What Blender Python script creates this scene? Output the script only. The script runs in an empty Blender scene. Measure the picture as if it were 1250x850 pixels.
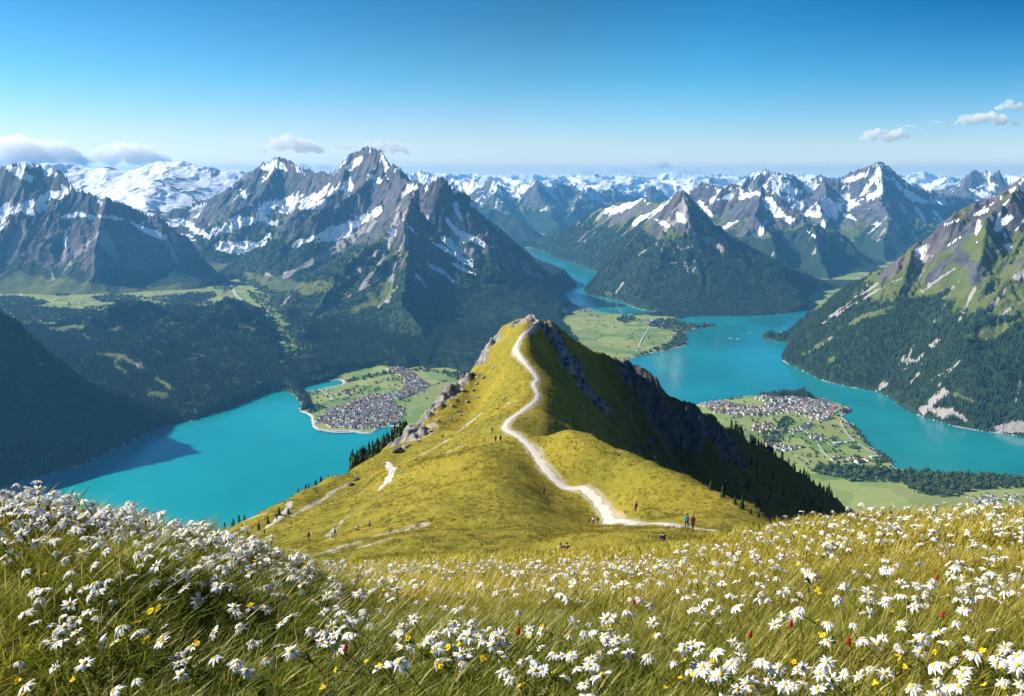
import bpy, bmesh, math, random
import numpy as np
from concurrent.futures import ThreadPoolExecutor
from mathutils import Vector, Matrix, Euler

SC = bpy.context.scene
COL = SC.collection
R = math.radians
random.seed(7)
rng = np.random.default_rng(11)

# ------------------------------------------------------------------ camera
FPX, CX, CY, PITCH = 1082.0, 625.0, 425.0, R(11.0)
CP, SP = math.cos(PITCH), math.sin(PITCH)
LAKE = -1200.0

def tan_dep(v):
    """photo row -> slope (down per metre forward) of the sight line"""
    yu = -(np.asarray(v, float) - CY) / FPX
    return -(-SP + yu * CP) / (CP + yu * SP)

def side(u, v):
    """photo column -> sideways metres per metre forward"""
    yu = -(np.asarray(v, float) - CY) / FPX
    return (np.asarray(u, float) - CX) / FPX / (CP + yu * SP)

def P(u, v, Y):
    return np.array([side(u, v) * Y, Y, -tan_dep(v) * Y])

def Plake(u, v, z=LAKE):
    Y = -z / tan_dep(v)
    return np.array([side(u, v) * Y, Y])

def to_px(x, y, z):
    fwd = y * CP - z * SP
    up = y * SP + z * CP
    return CX + FPX * x / fwd, CY - FPX * up / fwd

cam_d = bpy.data.cameras.new('camera')
cam_d.sensor_width = 36.0
cam_d.lens = 36.0 * FPX / 1250.0
cam_d.clip_start = 0.05
cam_d.clip_end = 200000.0
cam = bpy.data.objects.new('camera', cam_d)
cam.rotation_euler = (R(90) - PITCH, 0, 0)
COL.objects.link(cam)
SC.camera = cam

# ------------------------------------------------------------------ noise (numpy)
def _hash(ix, iy, seed):
    h = (ix.astype(np.int64) * 374761393 + iy.astype(np.int64) * 668265263 + seed * 2147483647) & 0xFFFFFFFF
    h = ((h ^ (h >> 13)) * 1274126177) & 0xFFFFFFFF
    h = ((h ^ (h >> 16)) * 2246822519) & 0xFFFFFFFF
    return (h ^ (h >> 15)) & 0xFFFFFFFF

def perlin(x, y, seed=0):
    ix, iy = np.floor(x), np.floor(y)
    fx, fy = x - ix, y - iy
    ix = ix.astype(np.int64); iy = iy.astype(np.int64)
    def g(dx, dy):
        a = _hash(ix + dx, iy + dy, seed) * (2 * np.pi / 4294967296.0)
        return np.cos(a) * (fx - dx) + np.sin(a) * (fy - dy)
    ux = fx * fx * fx * (fx * (fx * 6 - 15) + 10)
    uy = fy * fy * fy * (fy * (fy * 6 - 15) + 10)
    a = g(0, 0); b = g(1, 0); c = g(0, 1); d = g(1, 1)
    return (a + ux * (b - a) + uy * ((c + ux * (d - c)) - (a + ux * (b - a)))) * 1.5

def fbm(x, y, seed=0, octaves=5, gain=0.5, lac=2.03):
    s = np.zeros_like(x); a = 1.0; f = 1.0
    for k in range(octaves):
        s += a * perlin(x * f, y * f, seed + k * 17); a *= gain; f *= lac
    return s

def ridged(x, y, seed=0, octaves=5, gain=0.5):
    s = np.zeros_like(x); a = 1.0; f = 1.0; w = np.ones_like(x)
    for k in range(octaves):
        n = (1 - np.abs(perlin(x * f, y * f, seed + k * 23))) ** 2
        s += a * n * w; w = np.clip(n, 0, 1); a *= gain; f *= 2.07
    return s

def sstep(a, b, x):
    t = np.clip((x - a) / (b - a), 0, 1)
    return t * t * (3 - 2 * t)

def gullies(X, Y, Z, cell, amp, seed, octaves=5, gain=0.45, dx=10.0, strength=1.0):
    """stripes that run down the local slope, octave on octave: branching gullies and ribs"""
    H = np.zeros_like(Z)
    f = 1.0; a = amp
    for k in range(octaves):
        gy, gx = np.gradient(Z + H, dx)
        sl = np.sqrt(gx * gx + gy * gy) + 1e-6
        px, py = X / cell * f, Y / cell * f
        # direction along the contour; cap its length so that stripes keep their width
        m = np.minimum(sl, 1.2) / sl * strength
        ddx, ddy = -gy * m, gx * m
        ix, iy = np.floor(px), np.floor(py)
        fx, fy = px - ix, py - iy
        ix = ix.astype(np.int64); iy = iy.astype(np.int64)
        va = np.zeros_like(Z); wt = np.zeros_like(Z)
        for i in (-1, 0, 1, 2):
            for j in (-1, 0, 1, 2):
                h1 = _hash(ix + i, iy + j, seed + k * 31) / 4294967296.0
                h2 = _hash(ix + i, iy + j, seed + k * 31 + 7) / 4294967296.0
                ox, oy = fx - i + h1 - .5, fy - j + h2 - .5
                w = np.exp(-(ox * ox + oy * oy) * 2.0)
                va += np.cos((ox * ddx + oy * ddy) * 2 * np.pi) * w
                wt += w
        H += a * va / wt * sstep(0.08, 0.45, sl)
        a *= gain; f *= 2.0
    return H

def poly_sd(x, y, poly):
    """signed distance to a polygon, negative inside"""
    p = np.asarray(poly, float); n = len(p)
    d = np.full(x.shape, 1e18); ins = np.zeros(x.shape, bool)
    for i in range(n):
        a = p[i]; b = p[(i + 1) % n]
        ex, ey = b - a
        wx, wy = x - a[0], y - a[1]
        t = np.clip((wx * ex + wy * ey) / (ex * ex + ey * ey + 1e-9), 0, 1)
        d = np.minimum(d, (wx - ex * t) ** 2 + (wy - ey * t) ** 2)
        c = ((a[1] <= y) & (b[1] > y)) | ((b[1] <= y) & (a[1] > y))
        with np.errstate(divide='ignore', invalid='ignore'):
            xi = a[0] + (y - a[1]) / (b[1] - a[1] if b[1] != a[1] else 1e-9) * ex
        ins ^= c & (x < xi)
    d = np.sqrt(d)
    return np.where(ins, -d, d)

def line_dist(x, y, pts):
    p = np.asarray(pts, float); d = np.full(x.shape, 1e18)
    for a, b in zip(p[:-1], p[1:]):
        ex, ey = b[:2] - a[:2]
        t = np.clip(((x - a[0]) * ex + (y - a[1]) * ey) / (ex * ex + ey * ey + 1e-9), 0, 1)
        d = np.minimum(d, (x - a[0] - ex * t) ** 2 + (y - a[1] - ey * t) ** 2)
    return np.sqrt(d)

def smooth_poly(pts, step, closed=False):
    """Catmull-Rom through points, resampled about every step metres"""
    p = [np.asarray(q, float) for q in pts]; n = len(p); out = []
    for i in range(n if closed else n - 1):
        if closed:
            a, b, c, d = p[i - 1], p[i], p[(i + 1) % n], p[(i + 2) % n]
        else:
            a, b, c, d = p[max(i - 1, 0)], p[i], p[i + 1], p[min(i + 2, n - 1)]
        m = max(1, int(np.linalg.norm(c - b) / step))
        for k in range(m):
            t = k / m
            out.append(0.5 * ((2 * b) + (c - a) * t + (2 * a - 5 * b + 4 * c - d) * t * t + (3 * b - a - 3 * c + d) * t ** 3))
    if not closed: out.append(p[-1])
    return np.array(out)

# ------------------------------------------------------------------ object helpers
def link(o, parent=None):
    COL.objects.link(o)
    if parent is not None: o.parent = parent
    return o

def tag(o, label=None, cat=None, group=None, kind=None):
    if label: o['label'] = label
    if cat: o['category'] = cat
    if group: o['group'] = group
    if kind: o['kind'] = kind
    return o

def raw_mesh(name, V, F, mats=(), smooth=True, mat_idx=None):
    """V (n,3) array; F (m,k) int array with k = 3 or 4, or list of faces"""
    me = bpy.data.meshes.new(name)
    V = np.ascontiguousarray(V, dtype=np.float32)
    if isinstance(F, np.ndarray):
        m, k = F.shape
        me.vertices.add(len(V)); me.vertices.foreach_set('co', V.ravel())
        me.loops.add(m * k); me.loops.foreach_set('vertex_index', np.ascontiguousarray(F, dtype=np.int32).ravel())
        me.polygons.add(m)
        me.polygons.foreach_set('loop_start', np.arange(0, m * k, k, dtype=np.int32))
        me.polygons.foreach_set('loop_total', np.full(m, k, dtype=np.int32))
    else:
        me.from_pydata([tuple(map(float, v)) for v in V], [], [tuple(int(i) for i in f) for f in F])
    for mt in mats: me.materials.append(mt)
    if mat_idx is not None: me.polygons.foreach_set('material_index', np.asarray(mat_idx, dtype=np.int32))
    me.polygons.foreach_set('use_smooth', np.full(len(me.polygons), smooth))
    me.update(calc_edges=True)
    return me

def grid_faces(nr, nc):
    i = np.arange(nr * nc).reshape(nr, nc)
    return np.stack([i[:-1, :-1].ravel(), i[:-1, 1:].ravel(), i[1:, 1:].ravel(), i[1:, :-1].ravel()], 1)

def set_attr(me, name, arr, kind='FLOAT'):
    at = me.attributes.new(name, kind, 'POINT')
    if kind == 'FLOAT': at.data.foreach_set('value', np.ascontiguousarray(arr, dtype=np.float32).ravel())
    elif kind == 'FLOAT_VECTOR': at.data.foreach_set('vector', np.ascontiguousarray(arr, dtype=np.float32).ravel())
    elif kind == 'INT': at.data.foreach_set('value', np.ascontiguousarray(arr, dtype=np.int32).ravel())
    else: at.data.foreach_set('color', np.ascontiguousarray(arr, dtype=np.float32).ravel())

# ------------------------------------------------------------------ material helpers
class NT:
    def __init__(self, name):
        self.m = bpy.data.materials.new(name); self.m.use_nodes = True
        self.t = self.m.node_tree; self.t.nodes.clear()
        self.out = self.t.nodes.new('ShaderNodeOutputMaterial')
    def n(self, typ, ins=None, **kw):
        nd = self.t.nodes.new('ShaderNode' + typ)
        for k, v in kw.items(): setattr(nd, k, v)
        for k, v in (ins or {}).items(): self.put(nd.inputs[k], v)
        return nd
    def put(self, sock, v):
        if isinstance(v, bpy.types.NodeSocket): self.t.links.new(v, sock)
        elif isinstance(v, bpy.types.Node): self.t.links.new(v.outputs[0], sock)
        elif isinstance(v, (tuple, list)) and len(v) == 3 and sock.type == 'RGBA': sock.default_value = (*v, 1)
        else: sock.default_value = v
    def math(self, op, a, b=0.0, c=None, clamp=False):
        nd = self.n('Math', operation=op, use_clamp=clamp)
        self.put(nd.inputs[0], a); self.put(nd.inputs[1], b)
        if c is not None: self.put(nd.inputs[2], c)
        return nd.outputs[0]
    def mix(self, f, a, b, blend='MIX'):
        nd = self.n('Mix', data_type='RGBA', blend_type=blend)
        self.put(nd.inputs[0], f); self.put(nd.inputs[6], a); self.put(nd.inputs[7], b)
        return nd.outputs[2]
    def ss(self, a, b, x):
        nd = self.n('MapRange', interpolation_type='SMOOTHSTEP')
        self.put(nd.inputs[0], x); self.put(nd.inputs[1], a); self.put(nd.inputs[2], b)
        return nd.outputs[0]
    def noise(self, scale, detail=5.0, rough=0.55, vec=None, dist=0.0):
        nd = self.n('TexNoise', {'Scale': scale, 'Detail': detail, 'Roughness': rough, 'Distortion': dist})
        if vec is not None: self.put(nd.inputs['Vector'], vec)
        return nd.outputs['Fac']
    def pos(self):
        return self.n('NewGeometry').outputs['Position']
    def attr(self, name):
        return self.n('Attribute', attribute_name=name)
    def bump(self, h, dist, strength=1.0, normal=None):
        nd = self.n('Bump', {'Height': h, 'Distance': dist, 'Strength': strength})
        if normal is not None: self.put(nd.inputs['Normal'], normal)
        return nd.outputs[0]
    def principled(self, col, rough=0.8, spec=0.3, normal=None, **kw):
        nd = self.n('BsdfPrincipled')
        self.put(nd.inputs['Base Color'], col); self.put(nd.inputs['Roughness'], rough)
        self.put(nd.inputs['Specular IOR Level'], spec)
        if normal is not None: self.put(nd.inputs['Normal'], normal)
        for k, v in kw.items(): self.put(nd.inputs[k], v)
        self.t.links.new(nd.outputs[0], self.out.inputs[0])
        return self.m

def simple_mat(name, col, rough=0.8, var=0.15, scale=3.0, spec=0.25, obj_var=0.0):
    t = NT(name)
    n = t.noise(scale, 3, vec=t.n('TexCoord').outputs['Object'])
    c = t.mix(n, tuple(x * (1 - var) for x in col), tuple(min(1, x * (1 + var)) for x in col))
    if obj_var:
        rnd = t.n('ObjectInfo').outputs['Random']
        c = t.mix(1.0, c, t.n('CombineColor', {0: t.math('MULTIPLY_ADD', rnd, obj_var, 1 - obj_var / 2), 1: t.math('MULTIPLY_ADD', rnd, obj_var, 1 - obj_var / 2), 2: t.math('MULTIPLY_ADD', rnd, obj_var, 1 - obj_var / 2)}).outputs[0], 'MULTIPLY')
    return t.principled(c, rough, spec)
# ------------------------------------------------------------------ light, sky, haze
SUN_EL, SUN_AZ = R(34.0), R(-80.0)          # azimuth from +Y (view), negative = to the left
sun_dir = Vector((math.sin(SUN_AZ) * math.cos(SUN_EL), math.cos(SUN_AZ) * math.cos(SUN_EL), math.sin(SUN_EL)))
sd_ = bpy.data.lights.new('sun', 'SUN'); sd_.energy = 5.0; sd_.angle = R(0.5); sd_.color = (1.0, 0.94, 0.85)
sun = bpy.data.objects.new('sun', sd_); sun.rotation_euler = (-sun_dir).to_track_quat('-Z', 'Y').to_euler(); link(sun)

W = bpy.data.worlds.new('World'); SC.world = W; W.use_nodes = True
wt = W.node_tree; wt.nodes.clear()
wo = wt.nodes.new('ShaderNodeOutputWorld'); bg = wt.nodes.new('ShaderNodeBackground')
sky = wt.nodes.new('ShaderNodeTexSky'); sky.sky_type = 'NISHITA'; sky.sun_disc = False
sky.sun_elevation = SUN_EL; sky.sun_rotation = SUN_AZ
sky.altitude = 2200; sky.air_density = 1.0; sky.dust_density = 0.15; sky.ozone_density = 3.0
tc = wt.nodes.new('ShaderNodeTexCoord'); sx = wt.nodes.new('ShaderNodeSeparateXYZ')
ramp = wt.nodes.new('ShaderNodeValToRGB')
wt.links.new(tc.outputs['Generated'], sx.inputs[0]); wt.links.new(sx.outputs[2], ramp.inputs[0])
# deep azure overhead, paler towards the horizon (the air of a clear alpine morning)
cr = ramp.color_ramp
SKY_STOPS = [(0.0, (0.90, 0.83, 0.78)), (0.03, (0.82, 0.77, 0.77)), (0.10, (0.38, 0.74, 0.84)), (0.20, (0.13, 0.60, 0.80)), (0.5, (0.16, 0.42, 0.66)), (1.0, (0.3, 0.55, 0.8))]
while len(cr.elements) < len(SKY_STOPS): cr.elements.new(0.5)
for e, (p_, c_) in zip(cr.elements, SKY_STOPS): e.position = p_; e.color = (*c_, 1)
mx = wt.nodes.new('ShaderNodeMix'); mx.data_type = 'RGBA'; mx.blend_type = 'MULTIPLY'; mx.inputs[0].default_value = 1.0
wt.links.new(sky.outputs[0], mx.inputs[6]); wt.links.new(ramp.outputs[0], mx.inputs[7])
# a polarising filter's darkening at right angles to the sun
vd = wt.nodes.new('ShaderNodeVectorMath'); vd.operation = 'DOT_PRODUCT'; vd.inputs[1].default_value = sun_dir
wt.links.new(tc.outputs['Generated'], vd.inputs[0])
rp_ = wt.nodes.new('ShaderNodeValToRGB'); vh = wt.nodes.new('ShaderNodeMath'); vh.operation = 'MULTIPLY_ADD'; vh.inputs[1].default_value = .5; vh.inputs[2].default_value = .5; wt.links.new(vd.outputs['Value'], vh.inputs[0]); wt.links.new(vh.outputs[0], rp_.inputs[0]); c2 = rp_.color_ramp
for e_, (p_, c_) in zip((c2.elements[0], c2.elements[1], c2.elements.new(.6), c2.elements.new(.5)), ((0.40, (0.01, 0.36, 0.50)), (0.79, (2.5, 1.20, 0.86)), (0.62, (0.72, 0.90, 0.86)), (0.52, (0.34, 0.68, 0.74)))): e_.position = p_; e_.color = (*c_, 1)
mf = wt.nodes.new('ShaderNodeMath'); mf.operation = 'MULTIPLY'; mf.use_clamp = True; mf.inputs[1].default_value = 6.0; wt.links.new(sx.outputs[2], mf.inputs[0])
m2 = wt.nodes.new('ShaderNodeMix'); m2.data_type = 'RGBA'; m2.blend_type = 'MULTIPLY'
wt.links.new(mf.outputs[0], m2.inputs[0]); wt.links.new(mx.outputs[2], m2.inputs[6]); wt.links.new(rp_.outputs[0], m2.inputs[7])
wt.links.new(m2.outputs[2], bg.inputs[0]); bg.inputs[1].default_value = 0.115
wt.links.new(bg.outputs[0], wo.inputs[0])

SC.view_settings.view_transform = 'Standard'; SC.view_settings.look = 'None'
SC.view_settings.gamma = 1.0; SC.view_settings.exposure = 0.8
SC.view_settings.use_curve_mapping = False
cy = SC.cycles
cy.max_bounces = 24; cy.diffuse_bounces = 3; cy.glossy_bounces = 2; cy.transmission_bounces = 4
cy.transparent_max_bounces = 24; cy.volume_bounces = 24
cy.use_denoising = True; cy.use_adaptive_sampling = True; cy.adaptive_threshold = 0.01
cy.caustics_reflective = False; cy.caustics_refractive = False
try: cy.denoiser = 'OPENIMAGEDENOISE'; cy.denoising_input_passes = 'RGB_ALBEDO_NORMAL'
except Exception: pass

def box_mesh(name, lo, hi, mat):
    x0, y0, z0 = lo; x1, y1, z1 = hi
    V = np.array([(x0, y0, z0), (x1, y0, z0), (x1, y1, z0), (x0, y1, z0), (x0, y0, z1), (x1, y0, z1), (x1, y1, z1), (x0, y1, z1)])
    F = np.array([(0, 3, 2, 1), (4, 5, 6, 7), (0, 1, 5, 4), (1, 2, 6, 5), (2, 3, 7, 6), (3, 0, 4, 7)])
    return raw_mesh(name, V, F, [mat], smooth=False)

HAZE_DENSITY = 2.7e-5
tz = NT('haze')
pv = tz.n('VolumePrincipled')
pv.inputs['Color'].default_value = (0.16, 0.51, 0.95, 1); pv.inputs['Density'].default_value = HAZE_DENSITY
pv.inputs['Anisotropy'].default_value = 0.1
tz.t.links.new(pv.outputs[0], tz.out.inputs[1])
hz = link(bpy.data.objects.new('haze', box_mesh('haze', (-46000, -3000, -1262), (46000, 47000, 420), tz.m)))
tag(hz, kind='stuff')
# ------------------------------------------------------------------ lakes (outlines at the water's level)
def outline(px, step=12.0, jag=7.0, seed=1):
    pts = smooth_poly([Plake(u, v) for u, v in px], step, closed=True)
    nx = fbm(pts[:, 0] / 90, pts[:, 1] / 90, seed, 3); ny = fbm(pts[:, 0] / 90 + 50, pts[:, 1] / 90, seed + 3, 3)
    return pts + np.stack([nx, ny], 1) * jag

LEFT_LAKE = outline([(208, 518), (247, 510.6), (300, 491), (332, 479), (352, 479), (367, 493), (364, 500), (378, 508), (381, 518), (388, 525), (408, 527), (430, 527), (442, 529.5), (456, 528.5), (466, 523), (482, 521), (520, 525), (560, 560), (560, 660), (420, 760), (100, 800), (-160, 760), (-230, 690), (-100, 632), (0, 597), (35, 585), (95, 569), (141, 548), (190, 524)], seed=2)
LAGOON = outline([(370, 473), (389, 469), (414, 464.5), (417, 469), (400, 473), (378, 477)], 8, 3, seed=5)
FJORD = outline([(641, 303), (664, 307), (677, 315), (697, 321), (729, 333), (722, 343), (712, 355), (721, 361), (754, 367), (778, 377), (808, 381.5), (778, 383.5), (748, 383), (707, 374), (690, 367), (692, 355), (704, 347), (674, 331), (657, 321)], 16, 8, seed=8)
RIGHT_LAKE = outline([(848, 386.5), (906, 386.5), (956, 383), (996, 379), (990, 391), (972, 403), (943, 406.5), (929, 412), (945, 416.5), (961, 419), (954, 438), (978, 452), (1006, 465), (1042, 473.5), (1077, 481), (1109, 502), (1148, 516), (1183, 524), (1250, 534), (1340, 552), (1420, 575), (1340, 592), (1250, 585), (1183, 579), (1148, 578), (1098, 572), (1084, 558), (1063, 544), (1049, 526), (1031, 509), (1040, 500), (1006, 488), (964, 482), (918, 483), (865, 491), (800, 502), (742, 480), (733, 456), (757, 443), (791, 433), (821, 427), (840, 420), (836, 409), (848, 402), (872, 399), (868, 396), (843, 397), (828, 391)], seed=11)
LAKES = [LEFT_LAKE, LAGOON, FJORD, RIGHT_LAKE]

def coarse(poly, step):
    return poly[::step]

def lake_sd(x, y, fine=True):
    """distance to the nearest shore, negative in the water; far points use a bounding box test to stay quick"""
    d = np.full(x.shape, 4000.0)
    for L in LAKES:
        lo, hi = L.min(0) - 700, L.max(0) + 700
        m = (x > lo[0]) & (x < hi[0]) & (y > lo[1]) & (y < hi[1])
        if m.any():
            d[m] = np.minimum(d[m], poly_sd(x[m], y[m], L if fine else L[::3]))
    return d

def upsample(c, k, shape):
    """bilinear blow-up of a grid taken every k-th sample"""
    r = np.minimum(np.arange(shape[0]) / k, c.shape[0] - 1.001); q = np.minimum(np.arange(shape[1]) / k, c.shape[1] - 1.001)
    i = r.astype(int); j = q.astype(int); fr = (r - i)[:, None]; fq = (q - j)[None, :]
    a = c[i]; b = c[i + 1]
    return (a[:, j] * (1 - fq) + a[:, j + 1] * fq) * (1 - fr) + (b[:, j] * (1 - fq) + b[:, j + 1] * fq) * fr

def grid_sd(fn, X, Y, k=5, refine=0.0):
    pr = (-(X.shape[0] - 1)) % k; pc = (-(X.shape[1] - 1)) % k
    Xp = np.pad(X, ((0, pr), (0, pc)), mode='reflect', reflect_type='odd')[::k, ::k]
    Yp = np.pad(Y, ((0, pr), (0, pc)), mode='reflect', reflect_type='odd')[::k, ::k]
    d = upsample(fn(Xp, Yp), k, X.shape)
    if refine > 0:
        m = np.abs(d) < refine
        d[m] = lake_sd(X[m], Y[m])
    return d

# flat ground the slopes must leave free (villages, fields, valley floors)
PLAINS = [np.array([Plake(u, v) for u, v in q]) for q in (
    [(366, 480), (392, 466), (425, 457), (470, 450), (505, 449), (545, 456), (600, 470), (640, 520), (560, 590), (440, 560), (380, 530)],
    [(694, 376), (712, 371), (760, 384), (830, 388), (876, 398), (842, 424), (757, 447), (735, 452), (705, 420), (690, 395)],
    [(-300, 366), (-60, 366), (60, 370), (140, 374), (205, 366), (245, 356), (285, 343), (318, 356), (345, 392), (366, 430), (352, 445), (335, 412), (318, 383), (250, 368), (180, 374), (105, 388), (60, 402), (-300, 402)],
    [(700, 480), (870, 480), (1030, 490), (1060, 540), (1120, 570), (1500, 580), (1500, 700), (700, 700)],
    [(940, 404), (975, 401), (978, 410), (940, 414)],
    [(985, 358), (1040, 352), (1060, 362), (1020, 378), (992, 382)])]

def plain_sd(x, y):
    d = np.full(x.shape, 4000.0)
    for q in PLAINS: d = np.minimum(d, poly_sd(x, y, q))
    return d

# ------------------------------------------------------------------ mountains
def ridge_height(x, y, ridges, base):
    """height of the roof spanned by sloping ridges; each ridge = (points, slope left, slope right)"""
    k = 28.0
    acc = np.full(x.shape, base - 60.0)
    rd = np.full(x.shape, 1e9)
    for pts, sl, sr in ridges:
        best = np.full(x.shape, -1e9)
        for a, b in zip(pts[:-1], pts[1:]):
            ex, ey = b[0] - a[0], b[1] - a[1]
            wx, wy = x - a[0], y - a[1]
            t = np.clip((wx * ex + wy * ey) / (ex * ex + ey * ey + 1e-9), 0, 1)
            dx, dy = wx - ex * t, wy - ey * t
            d = np.sqrt(dx * dx + dy * dy)
            rd = np.minimum(rd, d)
            h = np.maximum(a[2] + (b[2] - a[2]) * t - base, 12.0)
            if sl == sr: s = sl
            else:
                L = math.hypot(ex, ey) + 1e-9
                s = sr + (sl - sr) * sstep(-60, 60, (ex * wy - ey * wx) / L)
            q = d * s / h
            best = np.maximum(best, base + h * (1.35 * np.exp(-0.9 * q) - 0.35))
        m = np.maximum(acc, best)
        acc = m + k * np.log(np.exp((acc - m) / k) + np.exp((best - m) / k))
    return acc, rd

def soften(Z, r):
    """running mean over (2r+1) cells each way"""
    for ax in (0, 1):
        P_ = np.pad(Z, [(r + 1, r) if a == ax else (0, 0) for a in (0, 1)], mode='edge')
        c = np.cumsum(P_, axis=ax)
        Z = (np.take(c, range(2 * r + 1, c.shape[ax]), ax) - np.take(c, range(0, c.shape[ax] - 2 * r - 1), ax)) / (2 * r + 1)
    return Z

MOUNT = {}
def build_mountain(name, ridges, step, seed, base=LAKE, warp=90.0, rough=0.04, gul=(700.0, 80.0), box=None, margin=1500.0, snow=(-200, 350, 0.5),
             tree=-520.0, treesoft=180.0, grass=-250.0, scree=0.4, bias=0.0, label=None, mat=None, patches=(), roll=0.0):
    rs = []
    for r in ridges:
        px, sl, sr = r if len(r) == 3 else (r[0], r[1], r[1])
        rs.append(([P(*q) for q in px], sl, sr))
    allp = np.concatenate([np.array(r[0]) for r in rs])
    lo = allp.min(0)[:2] - margin; hi = allp.max(0)[:2] + margin
    if box:
        lo = np.maximum(lo, (box[0], box[1])); hi = np.minimum(hi, (box[2], box[3]))
    xs = np.arange(lo[0], hi[0], step); ys = np.arange(lo[1], hi[1], step)
    X, Y = np.meshgrid(xs, ys)
    wx = fbm(X / 900, Y / 900, seed, 4) * warp; wy = fbm(X / 900 + 31, Y / 900 + 7, seed + 5, 4) * warp
    Z, rd = ridge_height(X + wx, Y + wy, rs, base)
    rel = np.clip((Z - base) / 900.0, 0, 1.3)
    Z = Z + (ridged(X / 520, Y / 520, seed + 9, 5) - 1.0) * rough * 900 * sstep(0.03, 0.5, rel)
    G = gullies(X, Y, Z, gul[0], gul[1], seed + 40, 5, 0.38, step) * sstep(0.02, 0.45, rel)
    Z = Z + G - 0.25 * gul[1] * sstep(0.02, 0.45, rel) * 0
    if roll: Z = Z + (fbm(X / 460, Y / 460, seed + 81, 4) + .2) * roll * sstep(8, 110, Z - base)
    Z = Z + fbm(X / 60, Y / 60, seed + 77, 3) * 4 * sstep(0.35, 0.8, rel)
    n_edge = fbm(X / 260, Y / 260, seed + 2, 3) * 85
    sd = grid_sd(lambda a, b: lake_sd(a, b, False), X, Y, 4)
    psd = grid_sd(plain_sd, X, Y, 6) + n_edge
    Z = np.minimum(Z, base - 22 + 1.25 * np.maximum(psd, 0))
    Z = np.minimum(Z, LAKE + 2.5 + 1.1 * np.maximum(sd - 10, 0) + np.where(sd < 0, -16, 0))
    Z = np.maximum(Z, base - 30)
    # ---- cover masks
    gy, gx = np.gradient(soften(Z, max(2, int(45 / step))), step); slope = np.sqrt(gx * gx + gy * gy)
    n1 = fbm(X / 420, Y / 420, seed + 3, 5); n2 = fbm(X / 110, Y / 110, seed + 13, 4)
    gn = G / (gul[1] + 1e-6)                             # <0 in gullies, >0 on ribs
    s0, s1, keep = snow
    alt = (Z - s0) / (s1 - s0)
    sn = np.clip(alt, -0.5, .75) * 0.62 - np.clip(slope - 0.70, 0, 3) * 0.72 - gn * 0.85 + n1 * 0.45 + n2 * 0.12 + keep - 0.12
    streak = perlin(X / 34 + Y / 400, Y / 240, seed + 61)
    sn += streak * 0.10
    snowm = sstep(0.42, 0.60, sn) * sstep(s0 - 260, s0 - 60, Z + n1 * 120)
    tl = tree + n1 * treesoft + gn * 60 + n2 * 40
    forest = sstep(tl + 25, tl - 25, Z)
    gl = grass + n1 * 260 + n2 * 90 - np.clip(slope - 0.7, 0, 2) * 420
    grassm = sstep(gl + 90, gl - 90, Z) * sstep(1.35, 0.95, slope)
    # pale scree and torrent beds follow the gullies
    sc = sstep(0.30, 0.62, -gn + n1 * 0.35 + n2 * 0.15 - 0.30 + scree * 0.6) * sstep(base + 30, base + 200, Z)
    # snow fields, rubble streaks and meadows that the place has where they lie
    if len(patches):
        U, Vv = to_px(X, Y, Z); jit = n2 * .75 + n1 * .9 + streak * .5
        for what, pts, wd in patches:
            d = line_dist(U, Vv, np.array(pts, float)) + (jit * .55 + np.clip(gn, -.8, .8) * .75) * wd
            m = sstep(wd, wd * .55, d)
            if what == 'snow': snowm = np.maximum(snowm, m * sstep(2.4, 1.7, slope)); forest = forest * (1 - m)
            elif what == 'scree': sc = np.maximum(sc, m); forest = forest * (1 - m)
            elif what == 'meadow': forest = forest * (1 - m); grassm = np.maximum(grassm, m); sc = sc * (1 - m)
            elif what == 'rock': forest = forest * (1 - m); grassm = grassm * (1 - m); sc = sc * (1 - m)
    forest *= 1 - sc * 0.8
    nr, nc = X.shape
    V = np.stack([X, Y, Z], -1).reshape(-1, 3)
    # drop the part that lies under the valley floor
    keepv = (Z > base - 22)
    k4 = keepv[:-1, :-1] | keepv[:-1, 1:] | keepv[1:, 1:] | keepv[1:, :-1]
    F = grid_faces(nr, nc)[k4.ravel()]
    used = np.zeros(nr * nc, bool); used[F.ravel()] = True
    idx = np.cumsum(used) - 1
    msk = np.stack([snowm, forest, sc, grassm], -1).reshape(-1, 4)[used]
    return name, label, V[used], idx[F], msk, dict(xs=xs, ys=ys, X=X, Y=Y, Z=Z, forest=forest, sc=sc, slope=slope, snow=snowm, sd=sd)

JOBS = []
def mountain(*a, **k): JOBS.append((a, k))
def raise_mountains():
    with ThreadPoolExecutor(4) as ex:
        res = list(ex.map(lambda j: build_mountain(*j[0], **j[1]), JOBS))
    for name, label, V, F, msk, info in res:
        me = raw_mesh(name, V, F, [M_MOUNT]); set_attr(me, 'cover', msk, 'FLOAT_COLOR')
        info['obj'] = link(bpy.data.objects.new(name, me)); tag(info['obj'], label, None, None, 'structure'); MOUNT[label] = info

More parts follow.
